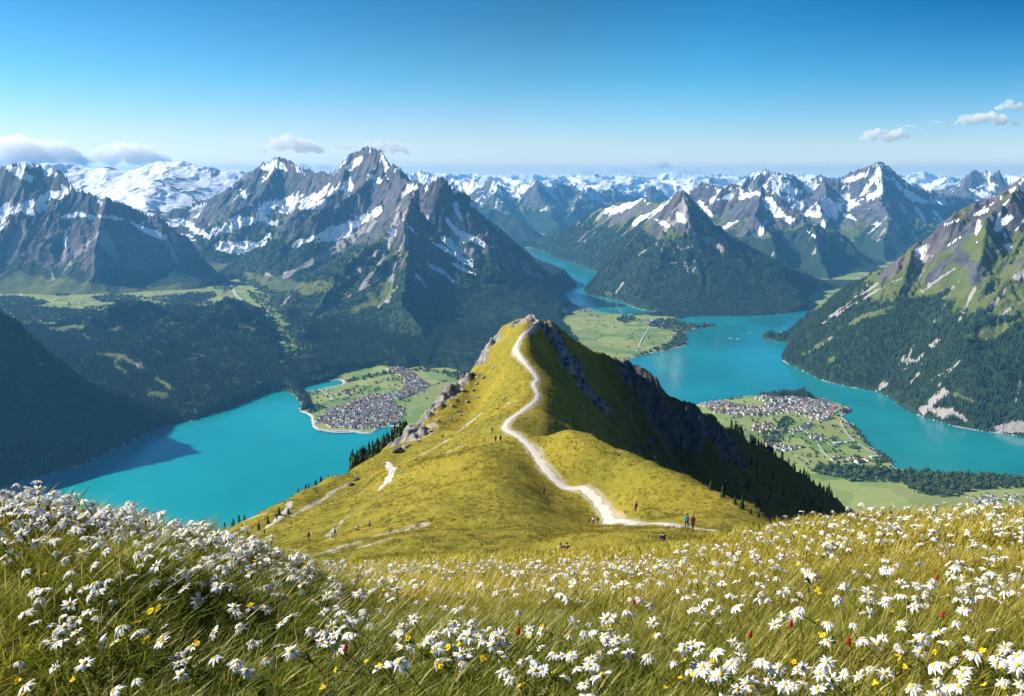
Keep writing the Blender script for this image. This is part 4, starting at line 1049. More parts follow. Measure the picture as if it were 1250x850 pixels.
def tree_row(line, n, spread, px_h, label, group, seed, hide=1.05):
    """trees whose tops stand px_h above a silhouette, rooted on the slope just behind it"""
    rr = random.Random(seed); l = np.array(line, float)
    s = np.r_[0, np.cumsum(np.hypot(*np.diff(l[:, :2], axis=0).T))]
    for k in range(n):
        d = rr.random() * s[-1]; u = np.interp(d, s, l[:, 0]); v = np.interp(d, s, l[:, 1]); Y = np.interp(d, s, l[:, 2])
        Y *= 1 + (hide - 1) * rr.uniform(.25, 1) * spread
        x = side(u, v) * Y; z = float(hill(np.array([x]), np.array([Y]))[0])
        top = -tan_dep(v - rr.uniform(*px_h)) * Y
        h = top - z
        if h < 1.5: continue
        spruce(x, Y, z - .2, min(h, 26), label, group, rr.randrange(3))
tree_row([q for q in LSIL if 515 >= q[0] >= 435] + [(428, 572, 268)], 92, 2.2, (6, 24), 'dark spruce in the dense band behind the left edge of the ridge', 'spruces in the dense band on the left edge', 1, 1.06)
tree_row([(408, 581, 256), (384, 592, 242), (362, 603, 231)], 13, 1.0, (3, 9), 'small spruce in the thin row on the left skyline of the ridge', 'small spruces along the lower left skyline', 2, 1.03)
tree_row([(300, 638, 212), (284, 645, 208), (268, 651, 204)], 9, 1.0, (4, 15), 'dark spruce in the little group at the lower left end of the ridge', 'spruces at the lower left end', 3, 1.03)
tree_row([(888, 516, 393), (905, 528, 398), (930, 546, 405), (965, 567, 412), (1000, 592, 420), (1028, 612, 430)], 48, 1.0, (2, 12), 'dark spruce standing along the shaded right skyline of the ridge', 'spruces along the shaded right skyline', 4, 1.05)
hh = hits([293, 296, 302, 316, 281, 271, 327, 352, 905, 916, 897, 925, 882, 868, 310, 288, 262, 341], [636, 651, 655, 648, 655, 660, 640, 628, 622, 628, 616, 632, 608, 599, 662, 662, 664, 630], 100, 320)
for k, p in enumerate(hh):
    if np.isnan(p[0]): continue
    spruce(p[0], p[1], p[2] - .1, random.uniform(1.2, 2.6), 'stunted dark bushy spruce scattered on the sunny grass slope', 'stunted spruces scattered on the grass', 2)
pu = []; 
for k in range(44):
    f = random.random(); pu.append((905 + 110 * f + random.uniform(-30, 10), 560 + 55 * f + random.uniform(0, 45)))
hh = hits([q[0] for q in pu], [q[1] for q in pu], 260, 470)
for p in hh:
    if np.isnan(p[0]): continue
    spruce(p[0], p[1], p[2] - .2, random.uniform(2.2, 5), 'dark spruce growing on the shaded right face of the ridge', 'spruces on the shaded right face', random.randrange(3))
# ------------------------------------------------------------------ villages, roads, boats
WALLS = [simple_mat('plaster_white', (0.80, 0.79, 0.76), .9, .05), simple_mat('plaster_cream', (0.60, 0.53, 0.43), .9, .05), simple_mat('timber_brown', (0.17, 0.10, 0.06), .9, .2)]
ROOFS = [simple_mat('roof_slate', (0.10, 0.105, 0.115), .8, .2), simple_mat('roof_brown', (0.16, 0.105, 0.08), .8, .2), simple_mat('roof_red', (0.36, 0.115, 0.075), .8, .2), simple_mat('roof_pink', (0.36, 0.22, 0.19), .8, .2), simple_mat('roof_grey', (0.34, 0.34, 0.35), .7, .2), simple_mat('roof_sheet', (0.42, 0.52, 0.54), .5, .1)]
M_PANE = simple_mat('window_pane', (0.05, 0.06, 0.075), .2, .1)
def house_mesh(L, Wd, H, Rf, wall, roof, wins=True):
    """gabled house, walls, windows, overhanging roof slabs and a chimney"""
    V = []; F = []; MI = []
    def quad(*p, m=0):
        i = len(V); V.extend(p); F.append(tuple(range(i, i + len(p)))); MI.append(m)
    x, y = L / 2, Wd / 2
    quad((-x, -y, -2), (x, -y, -2), (x, -y, H), (-x, -y, H)); quad((x, y, -2), (-x, y, -2), (-x, y, H), (x, y, H))
    quad((x, -y, -2), (x, y, -2), (x, y, H), (x, 0, H + Rf), (x, -y, H)); quad((-x, y, -2), (-x, -y, -2), (-x, -y, H), (-x, 0, H + Rf), (-x, y, H))
    o = .9; th = .35; s = Rf / y
    for sg in (-1, 1):
        a = [(-x - o, 0, H + Rf + .06), (x + o, 0, H + Rf + .06), (x + o, sg * (y + o), H - s * o + .06), (-x - o, sg * (y + o), H - s * o + .06)]
        b = [(p[0], p[1], p[2] + th) for p in a]
        quad(*b, m=1); quad(*a[::-1], m=1); quad(a[2], a[3], b[3], b[2], m=1); quad(a[1], a[2], b[2], b[1], m=1); quad(a[3], a[0], b[0], b[3], m=1)
    cx_ = x * .4
    for q in [((cx_, .5, 0), (cx_ + .9, .5, 0)), ((cx_ + .9, .5, 0), (cx_ + .9, 1.4, 0)), ((cx_ + .9, 1.4, 0), (cx_, 1.4, 0)), ((cx_, 1.4, 0), (cx_, .5, 0))]:
        (a, b) = q; quad((a[0], a[1], H + Rf * .4), (b[0], b[1], H + Rf * .4), (b[0], b[1], H + Rf + 1.2), (a[0], a[1], H + Rf + 1.2), m=0)
    quad((cx_, .5, H + Rf + 1.2), (cx_ + .9, .5, H + Rf + 1.2), (cx_ + .9, 1.4, H + Rf + 1.2), (cx_, 1.4, H + Rf + 1.2), m=1)
    if wins:
        for fl in range(max(1, int(H / 2.9))):
            z = .9 + fl * 2.9
            for k in range(max(2, int(L / 3.2))):
                wx = -x + (k + .5) * L / max(2, int(L / 3.2))
                for sg in (-1, 1):
                    p = [(wx - .6, sg * (y + .03), z), (wx + .6, sg * (y + .03), z), (wx + .6, sg * (y + .03), z + 1.4), (wx - .6, sg * (y + .03), z + 1.4)]
                    quad(*(p if sg < 0 else p[::-1]), m=2)
    return raw_mesh('house', np.array(V), F, [wall, roof, M_PANE], smooth=False, mat_idx=MI)
ROOFN = ['dark slate', 'brown', 'red', 'faded pink', 'pale grey', 'bluish sheet']
HOUSES = {}
for r_ in range(5):
    HOUSES[r_] = [house_mesh(random.uniform(11, 15), random.uniform(9, 11), random.uniform(5, 7.5), random.uniform(2.6, 3.8), WALLS[(k + (r_ == 1)) % (2 if r_ != 1 else 3)], ROOFS[r_]) for k in range(3)]
BIG = [house_mesh(26, 14, 11, 4, WALLS[0], ROOFS[k]) for k in (4, 1, 2)]
HALL = [house_mesh(38, 17, 5, 2.2, WALLS[1], ROOFS[k], False) for k in (5, 4)]

VILL = [  # (outline in the photograph, houses, roof weights slate/brown/red/pink/grey, place words, town)
    ([(390, 512), (399, 501), (414, 499), (432, 493), (452, 486), (475, 484), (482, 497), (495, 507), (485, 518), (462, 523), (445, 525), (430, 524), (405, 523), (388, 517)], 520, (.24, .18, .15, .18, .25), 'in the lakeside town on the left shore', 'houses of the lakeside town on the left'),
    ([(471, 452), (488, 451), (502, 456), (514, 466), (526, 474), (505, 484), (486, 491), (479, 486), (494, 475), (493, 463), (478, 458)], 220, (.28, .18, .13, .17, .24), 'in the strip of houses behind the left town', 'houses of the strip behind the left town'),
    ([(414, 479), (430, 478), (434, 486), (420, 487)], 8, (.5, .3, 0, .2, 0), 'in the hamlet amid the left fields', 'farmhouses amid the left fields'),
    ([(378, 480), (390, 478), (390, 484), (380, 484)], 6, (.6, .4, 0, 0, 0), 'beside the left lagoon', 'houses beside the left lagoon'),
    ([(853, 493), (883, 490), (895, 496), (925, 499), (945, 494), (918, 487), (940, 482), (975, 484), (1005, 489), (1022, 496), (1039, 499), (1037, 503), (1022, 505), (1008, 517), (985, 512), (970, 505), (950, 509), (905, 510), (875, 506), (860, 499)], 500, (.25, .19, .12, .15, .29), 'in the town on the right peninsula', 'houses of the town on the right peninsula'),
    ([(918, 522), (940, 520), (950, 526), (947, 533), (930, 532), (918, 528)], 30, (.2, .2, .35, .25, 0), 'in the red roofed quarter below the right town', 'houses of the red roofed quarter'),
    ([(962, 531), (985, 520), (990, 518), (988, 524), (970, 534)], 22, (.5, .2, .05, .1, .15), 'along the road through the right fields', 'houses along the road through the right fields'),
    ([(985, 534), (1003, 534), (1004, 539), (990, 539)], 12, (.6, .3, 0, .1, 0), 'in the hamlet amid the right fields', 'houses of the hamlet amid the right fields'),
    ([(930, 545), (955, 547), (980, 549), (975, 553), (956, 554), (935, 552)], 24, (.3, .2, .05, .1, .35), 'in the lower hamlet beside the dark woods', 'houses of the lower hamlet'),
    ([(1012, 560), (1035, 560), (1062, 562), (1055, 570), (1030, 568), (1013, 564)], 16, (.4, .2, .3, .1, 0), 'near the woods at the end of the right fields', 'houses near the right woods'),
    ([(1185, 612), (1205, 606), (1240, 606), (1255, 612), (1250, 622), (1190, 622)], 26, (.5, .2, 0, 0, .3), 'in the hamlet beyond the right flower slope', 'houses of the hamlet beyond the flower slope'),
    ([(700, 376), (722, 376), (728, 381), (705, 382)], 26, (.4, .2, .05, .1, .25), 'at the end of the fjord', 'houses at the end of the fjord'),
    ([(718, 386), (732, 386), (732, 390), (720, 390)], 12, (.4, .2, .1, .1, .2), 'amid the fields by the fjord', 'houses amid the fields by the fjord'),
    ([(786, 391), (812, 391), (812, 398), (790, 399)], 40, (.35, .2, .05, .1, .3), 'in the village on the middle plain', 'houses of the village on the middle plain'),
    ([(80, 372), (105, 371), (105, 375), (82, 376)], 14, (.5, .2, .1, .0, .2), 'on the far left valley floor', 'houses on the far left valley floor'),
]
cand = []
for poly, n, wts, where, grp in VILL:
    q = in_px_poly(n * 3, poly); keep = []
    for p in q:
        Yd = p[1]; need = 11 if Yd < 5200 else 15
        if all((p[0] - k[0]) ** 2 + (p[1] - k[1]) ** 2 > need ** 2 for k in keep): keep.append(p)
        if len(keep) >= n: break
    for p in keep:
        cand.append((p[1], p, random.choices(range(5), wts)[0], where, grp))
xy = np.array([c[1] for c in cand]); sdv = lake_sd(xy[:, 0], xy[:, 1]); zz = valley_z(xy[:, 0], xy[:, 1])
cand = [c + (zz[i],) for i, c in enumerate(cand) if sdv[i] > 9]
print('houses', len(cand))
# those hidden behind the near ridge are left out
def seen_past_ridge(pts):
    pts = np.asarray(pts, float); f = np.geomspace(60, 900, 260)
    a = pts[:, 0] / pts[:, 1]; Y = np.broadcast_to(f, (len(pts), len(f))); Z = base_z(a[:, None] * Y, Y)
    return (Z / Y).max(1) < (pts[:, 2] + 8) / pts[:, 1]
vis = seen_past_ridge([(c[1][0], c[1][1], c[5]) for c in cand])
cand = [c for c, k in zip(cand, vis) if k]
print('visible', len(cand))
cand.sort(key=lambda c: c[0])
NH = 286
def town_rot(p): return .6 * math.sin(p[0] / 170) + random.gauss(0, .2) + (math.pi / 2 if random.random() < .35 else 0)
WALLN = lambda me: {'plaster_white': 'white', 'plaster_cream': 'cream', 'timber_brown': 'brown timber'}[me.materials[0].name]
for Y_, p, r_, where, grp, z in cand[:NH]:
    me = random.choice(HOUSES[r_])
    o = bpy.data.objects.new('house', me); o.location = (p[0], p[1], z); o.rotation_euler = (0, 0, town_rot(p)); o.scale = [random.uniform(.85, 1.15)] * 3
    tag(link(o), f'{WALLN(me)} house, {ROOFN[r_]} roof, {where}', 'house', grp + ', ' + ROOFN[r_] + ' roofs, ' + WALLN(me))
rest = cand[NH:]
protos = [bpy.data.objects.new('house', HOUSES[r_][k]) for r_ in range(5) for k in range(3)]
if rest:
    scatter('houses', np.array([(c[1][0], c[1][1], c[5]) for c in rest]), rng.uniform(.9, 1.2, len(rest)), np.array([town_rot(c[1]) for c in rest]), np.array([c[2] * 3 + random.randrange(3) for c in rest]), protos, 'the many farther small houses of the lakeside towns')
def building(u, v, me, rot, label, cat, nm, s=1.0):
    p = Plake(u, v); o = bpy.data.objects.new(nm, me); o.location = (p[0], p[1], float(valley_z([p[0]], [p[1]])[0])); o.rotation_euler = (0, 0, rot); o.scale = (s, s, s)
    return tag(link(o), label, cat)
building(967, 491, BIG[0], .4, 'large white hotel rising among the houses of the right town', 'hotel', 'hotel', 1.25)
building(1003, 494, BIG[0], .9, 'long pale grey roofed hotel near the tip of the right town', 'hotel', 'hotel')
building(1016, 505, HALL[0], .3, 'wide hall with a bluish sheet roof at the right town shore', 'hall', 'hall', 1.1)
building(1012, 512, BIG[2], .2, 'long red roofed building at the edge of the right town', 'building', 'building', 1.1)
building(1000, 509, BIG[1], .7, 'large brown roofed white house at the field edge of the right town', 'building', 'building')
building(1022, 543, HALL[0], .25, 'long low shed with a bluish roof amid the right fields', 'shed', 'shed', 1.0)
building(1036, 541, HALL[1], .25, 'long low shed with a pale grey roof amid the right fields', 'shed', 'shed', .9)
building(1067, 559, HALL[0], .3, 'wide bluish roofed hall near the right lake shore trees', 'hall', 'hall', 1.0)
building(1046, 566, BIG[2], .8, 'big bright red roofed farmhouse near the right woods', 'farmhouse', 'farmhouse', 1.15)
building(444, 506, BIG[0], .5, 'large white building in the middle of the left town', 'building', 'building', 1.0)
building(453, 512, HALL[1], .9, 'pale grey roofed hall in the middle of the left town', 'hall', 'hall', .8)
building(430, 497, BIG[2], .6, 'large red roofed building at the field edge of the left town', 'building', 'building', 1.0)
# church towers
def church(u, v, label):
    p = Plake(u, v); e = bpy.data.objects.new('church', None); e.location = (p[0], p[1], float(valley_z([p[0]], [p[1]])[0])); e.rotation_euler = (0, 0, .5); tag(link(e), label, 'church')
    link(bpy.data.objects.new('nave', house_mesh(24, 11, 9, 6, WALLS[0], ROOFS[0])), e)
    V = []; F = []
    for z, r in ((-2, 2.6), (24, 2.6)): V += [(-r, -r, z), (r, -r, z), (r, r, z), (-r, r, z)]
    F += [(0, 1, 5, 4), (1, 2, 6, 5), (2, 3, 7, 6), (3, 0, 4, 7), (4, 5, 6, 7)]
    t_ = link(bpy.data.objects.new('tower', raw_mesh('tower', np.array(V), F, [WALLS[0]], smooth=False)), e); t_.location = (-14.8, 0, 0)
    V = [(-3, -3, 24), (3, -3, 24), (3, 3, 24), (-3, 3, 24), (0, 0, 39)]
    s_ = link(bpy.data.objects.new('spire', raw_mesh('spire', np.array(V), [(0, 1, 4), (1, 2, 4), (2, 3, 4), (3, 0, 4), (3, 2, 1, 0)], [ROOFS[2]], smooth=False)), e); s_.location = (-14.8, 0, 0.01)
church(957, 494, 'white church with a pointed spire in the right town')
church(437, 510, 'white church with a pointed spire in the left town')

M_ROAD = simple_mat('pale_road', (0.50, 0.47, 0.42), .9, .1, .05)
def road(px, w, label, seed=1, nm='road', step=14):
    ribbon(nm, smooth_poly([Plake(u, v) for u, v in px], step), w, seed, label, .6, M_ROAD, lambda x, y: valley_z(x, y) + 2.2)
road([(990, 511), (988, 519), (971, 531), (962, 535)], 8, 'road between the right town and the fields', 1)
road([(1026, 514), (1030, 525), (1041, 538), (1055, 548), (1068, 554), (1082, 560)], 7, 'pale road running down the right fields to the shore', 2)
road([(980, 527), (996, 541), (1003, 553), (1012, 561), (1030, 566)], 7, 'pale curved road through the middle of the right fields', 3)
road([(1040, 518), (1046, 526), (1049, 536)], 6, 'short shore road by the right lake', 4)
road([(1008, 538), (1013, 546), (1022, 548)], 5, 'short lane to the long sheds', 5)
road([(970, 560), (982, 565), (992, 569)], 6, 'lane beside the lower hamlet', 6)
road([(478, 486), (482, 497), (488, 503), (495, 508)], 9, 'pale road at the right edge of the left town', 7)
road([(389, 476), (401, 484), (407, 492)], 6, 'pale lane beside the left lagoon', 8)
road([(398, 474), (399, 479), (393, 481)], 6, 'short lane end beside the left lagoon', 9)
road([(388, 515), (383, 519), (392, 526), (408, 529), (430, 529)], 12, 'pale shore promenade of the left town', 10, 'promenade')
road([(330, 479.5), (345, 476.5), (358, 477), (366, 485), (371, 494), (368, 499)], 16, 'pale gravel spit at the head of the left lake', 11, 'spit')
road([(463, 431), (466, 438), (469, 445)], 9, 'pale track under the gravel fan', 12)
road([(792, 402), (786, 412), (780, 424), (777, 431)], 9, 'pale road across the middle plain', 13)
road([(276, 340), (284, 352), (288, 362), (300, 372)], 26, 'pale stream bed in the left side valley', 14, 'stream_bed', 25)
road([(318, 379), (328, 383), (331, 390), (322, 395)], 22, 'pale bend of the stream bed in the left side valley', 15, 'stream_bed', 20)
road([(60, 370), (74, 366), (95, 365)], 20, 'pale road on the far left valley floor', 16, 'road', 25)
road([(110, 372), (140, 366), (168, 363), (200, 361), (225, 357)], 22, 'long pale road across the far left valley floor', 17, 'road', 25)
road([(20, 358), (30, 352), (25, 362), (15, 368)], 18, 'zigzag pale track at the foot of the left mountain', 18, 'track', 25)

# boats
M_HULL = simple_mat('boat_white', (0.82, 0.82, 0.80), .4, .03); M_DARK = simple_mat('boat_glass', (0.05, 0.07, 0.09), .2, .1)
def boat(u, v, L, rot, label):
    p = Plake(u, v); e = bpy.data.objects.new('boat', None); e.location = (p[0], p[1], LAKE); e.rotation_euler = (0, 0, rot); tag(link(e), label, 'boat')
    b = L * .12; n = 12; V = []; F = []
    for k in range(n + 1):
        x = -L / 2 + L * k / n; f = 1 - max(0, (k / n - .6) / .4) ** 2
        for (yy, z) in ((-b * f, 2.4), (-b * .75 * f, -.6), (b * .75 * f, -.6), (b * f, 2.4)): V.append((x, yy, z + (.8 * max(0, k / n - .6))))
    for k in range(n):
        for j in range(3): F.append((k * 4 + j, k * 4 + j + 1, k * 4 + 5 + j, k * 4 + 4 + j))
        F.append((k * 4 + 3, k * 4, k * 4 + 4, k * 4 + 7))
    F.append((0, 3, 2, 1))
    link(bpy.data.objects.new('hull', raw_mesh('hull', np.array(V), F, [M_HULL], smooth=False)), e)
    def bxm(nm, x0, x1, w, z0, z1, m):
        link(bpy.data.objects.new(nm, box_mesh(nm, (x0, -w, z0), (x1, w, z1), m)), e)
    bxm('cabin', -L * .32, L * .2, b * .72, 2.4, 4.8, M_HULL); bxm('window_band', -L * .30, L * .19, b * .74, 3.2, 4.2, M_DARK); bxm('upper_deck', -L * .22, L * .1, b * .6, 4.82, 6.4, M_HULL)
boat(893, 413.5, 38, .1, 'small white boat on the right lake, leftmost of three')
boat(902, 414, 30, .3, 'small white boat on the right lake, middle of three')
boat(916, 407.5, 34, -.1, 'small white boat on the right lake, farthest of three')
# ------------------------------------------------------------------ boulders
M_STONE = None
def stone_mat(name, a, b):
    t = NT(name); co = t.n('TexCoord').outputs['Object']
    n = t.noise(2.2, 6, .65, co); n2 = t.noise(9, 4, .6, co)
    c = t.mix(t.ss(.35, .65, n), a, b)
    c = t.mix(t.math('MULTIPLY', t.ss(.55, .75, n2), .5), c, (.06, .055, .05))
    return t.principled(c, .9, .2, t.bump(t.math('ADD', n, t.math('MULTIPLY', n2, .4)), .25, .8))
M_STONE = stone_mat('pale_stone', (0.20, 0.185, 0.165), (0.44, 0.41, 0.37))
M_STONED = stone_mat('dark_stone', (0.07, 0.065, 0.06), (0.22, 0.20, 0.19))
def rock_mesh(seed, mat, flat=.7):
    rr = random.Random(seed); bm = bmesh.new(); bmesh.ops.create_icosphere(bm, subdivisions=3, radius=1)
    pl = [(Vector((rr.gauss(0, 1), rr.gauss(0, 1), rr.gauss(0, .8))).normalized(), rr.uniform(.55, .85)) for _ in range(11)]
    for v in bm.verts:
        for n, d in pl:
            k = v.co.dot(n)
            if k > d: v.co -= n * (k - d) * .95
        v.co *= 1 + .06 * math.sin(v.co.x * 7 + seed) * math.cos(v.co.y * 6 + v.co.z * 5)
        v.co.z *= flat
    me = bpy.data.meshes.new('boulder'); bm.to_mesh(me); bm.free(); me.materials.append(mat); return me
ROCKS = [rock_mesh(s, M_STONE) for s in (1, 2, 3)] + [rock_mesh(s, M_STONED, .8) for s in (4, 5)]
def boulder(u, v, px, kind, label, group=None):
    p = hit3(u, v)
    if np.isnan(p[0]): return
    r = px * p[1] / FPX / 2
    o = bpy.data.objects.new('boulder', ROCKS[kind]); o.location = (p[0], p[1], p[2] + r * .15); o.scale = (r * random.uniform(.85, 1.2), r * random.uniform(.8, 1.1), r * random.uniform(.8, 1.1)); o.rotation_euler = (random.uniform(-.3, .3), random.uniform(-.3, .3), random.uniform(0, 6.28))
    tag(link(o), label, 'boulder', group)
boulder(486, 552, 17, 4, 'biggest dark boulder at the upper left edge of the grassy flank')
boulder(494, 548, 12, 0, 'pale topped boulder leaning against the biggest dark boulder')
boulder(435, 586, 9, 4, 'dark boulder, higher of two in the middle of the left flank')
boulder(428, 593, 10, 3, 'dark grey boulder, lower of two in the middle of the left flank')
boulder(438, 601, 7, 0, 'pale boulder below the two dark boulders on the left flank')
boulder(424, 604, 5, 1, 'small pale rock at the foot of the dark boulders')
for k, (u, v, s) in enumerate([(491, 578, 6), (455, 584, 5), (616, 487, 6), (608, 500, 4), (582, 470, 6), (578, 478, 5), (590, 462, 7), (603, 450, 6), (584, 487, 4), (562, 508, 5), (571, 505, 4), (558, 503, 6), (550, 512, 5), (540, 533, 5), (595, 520, 4), (610, 512, 4), (585, 523, 4), (520, 548, 5), (508, 562, 4), (545, 545, 4), (430, 625, 4), (411, 612, 4), (387, 606, 4), (354, 645, 4), (372, 635, 4), (464, 620, 4), (599, 478, 5), (570, 492, 6), (577, 460, 8), (565, 478, 7), (552, 496, 7), (535, 515, 7), (525, 527, 7), (512, 540, 6), (500, 545, 7)]):
    boulder(u, v, s, (0, 1, 2, 3, 1)[k % 5], 'small weathered rock scattered on the sunny left flank of the ridge', 'small rocks scattered on the left flank')
for k in range(26):
    f = random.random(); u = 690 + f * 210 + random.uniform(-8, 8); v = 540 + f * 55 + random.uniform(-25, 12)
    boulder(u, v, random.uniform(2.5, 5), (1, 3, 2)[k % 3], 'small grey stone on the grassy dome right of the trail', 'small stones on the dome right of the trail')

# ------------------------------------------------------------------ people
SKIN = simple_mat('skin', (0.50, 0.30, 0.21), .6, .05)
def cloth(name, c): return simple_mat(name, c, .9, .12, 9)
CL = dict(blue=cloth('blue_jacket', (0.05, 0.22, 0.42)), red=cloth('red_jacket', (0.42, 0.035, 0.07)), black=cloth('black_cloth', (0.02, 0.02, 0.025)), navy=cloth('navy_cloth', (0.025, 0.03, 0.06)), grey=cloth('grey_cloth', (0.16, 0.16, 0.17)), lblue=cloth('light_blue_cloth', (0.30, 0.48, 0.62)), white=cloth('white_cloth', (0.7, 0.7, 0.68)), brown=cloth('brown_cloth', (0.12, 0.07, 0.045)), teal=cloth('teal_pack', (0.03, 0.30, 0.36)), maroon=cloth('maroon_cloth', (0.16, 0.02, 0.035)))
HAIR = {'dark': cloth('dark_hair', (0.03, 0.02, 0.015)), 'fair': cloth('fair_hair', (0.30, 0.19, 0.08))}

def skin_mesh(name, J, E, mat, root='pelvis', sub=1):
    """joints {name: (xyz, radius)} joined by edges, grown into one skin"""
    keys = [k for k in J if any(k in e for e in E)]
    me = bpy.data.meshes.new(name); me.from_pydata([J[k][0] for k in keys], [(keys.index(a), keys.index(b)) for a, b in E], [])
    o = bpy.data.objects.new('tmp', me); COL.objects.link(o)
    md = o.modifiers.new('skin', 'SKIN'); md.use_smooth_shade = True
    sb = o.modifiers.new('sub', 'SUBSURF'); sb.levels = sub; sb.render_levels = sub
    for i, k in enumerate(keys):
        r = J[k][1]; sv = me.skin_vertices[0].data[i]
        sv.radius = r if isinstance(r, tuple) else (r, r); sv.use_root = (k == root) or (root not in keys and i == 0)
    dg = bpy.context.evaluated_depsgraph_get(); out = bpy.data.meshes.new_from_object(o.evaluated_get(dg))
    out.name = name; out.materials.clear(); out.materials.append(mat)
    bpy.data.objects.remove(o); bpy.data.meshes.remove(me)
    out.polygons.foreach_set('use_smooth', np.full(len(out.polygons), True))
    return out

def joints(pose):
    """a 1.72 m figure facing +Y; returns joint positions for a pose"""
    J = {}
    if pose in ('walk', 'walk_other', 'stand'):
        s = {'walk': 1, 'walk_other': -1, 'stand': 0}[pose]
        J['pelvis'] = ((0, 0, .93), (.135, .10)); J['waist'] = ((0, .01, 1.08), (.125, .09)); J['chest'] = ((0, .02, 1.28), (.15, .105)); J['neck0'] = ((0, .02, 1.44), (.085, .07)); J['neck'] = ((0, .03, 1.50), .05)
        for sd, q in (('L', -1), ('R', 1)):
            f = q * s
            J['hip' + sd] = ((q * .095, 0, .88), .088)
            J['knee' + sd] = ((q * .10, .14 * f + .05, .48), .058); J['calf' + sd] = ((q * .10, .12 * f - (.05 if f < 0 else 0), .33), .055)
            J['ank' + sd] = ((q * .10, .20 * f - (.12 if f < 0 else 0), .085 + (.06 if f < 0 else 0)), .038); J['toe' + sd] = ((q * .115, .20 * f + .15 - (.10 if f < 0 else 0), .04 + (.0 if f >= 0 else .0)), .035)
            J['sho' + sd] = ((q * .175, .01, 1.40), .065); J['elb' + sd] = ((q * .235, -.10 * f - .03, 1.12), .045); J['wri' + sd] = ((q * .225, -.10 * f + .14, .93), .030)
        head = (0, .05, 1.62)
    else:                                                     # seated on the ground, knees drawn up
        J['pelvis'] = ((0, 0, .13), (.15, .12)); J['waist'] = ((0, -.02, .28), (.13, .10)); J['chest'] = ((0, .02, .48), (.15, .11)); J['neck0'] = ((0, .06, .64), (.085, .07)); J['neck'] = ((0, .08, .70), .05)
        for sd, q in (('L', -1), ('R', 1)):
            J['hip' + sd] = ((q * .10, .06, .12), .095); J['knee' + sd] = ((q * .13, .40, .47), .060); J['calf' + sd] = ((q * .12, .50, .28), .052); J['ank' + sd] = ((q * .12, .58, .08), .038); J['toe' + sd] = ((q * .13, .74, .05), .034)
            J['sho' + sd] = ((q * .175, .04, .60), .065); J['elb' + sd] = ((q * .25, .22, .42), .045); J['wri' + sd] = ((q * .12, .42, .50), .030)
        head = (0, .11, .82)
    return J, head

def hand_geom(bm, w, d, side_):
    """small hand: palm, four curled fingers and a thumb"""
    w = Vector(w); d = Vector(d).normalized(); x = d.cross(Vector((0, 0, 1)));
    x = x.normalized() if x.length > .01 else Vector((1, 0, 0)); z = x.cross(d)
    def pr(a, b, r):
        a, b = Vector(a), Vector(b); m = Matrix.Translation((a + b) / 2) @ (b - a).to_track_quat('Z', 'Y').to_matrix().to_4x4()
        bmesh.ops.create_cone(bm, segments=6, radius1=r, radius2=r * .75, depth=(b - a).length * 1.15, cap_ends=True, matrix=m)
    pr(w, w + d * .09, .034)
    for k, L in enumerate((.065, .075, .07, .055)):
        a = w + d * .085 + x * (k - 1.5) * .019; m = a + d * L * .6 - z * .01; pr(a, m, .010); pr(m, m + d * L * .4 - z * .03, .009)
    a = w + d * .03 + x * .03 * side_; pr(a, a + d * .05 + x * .03 * side_, .011)

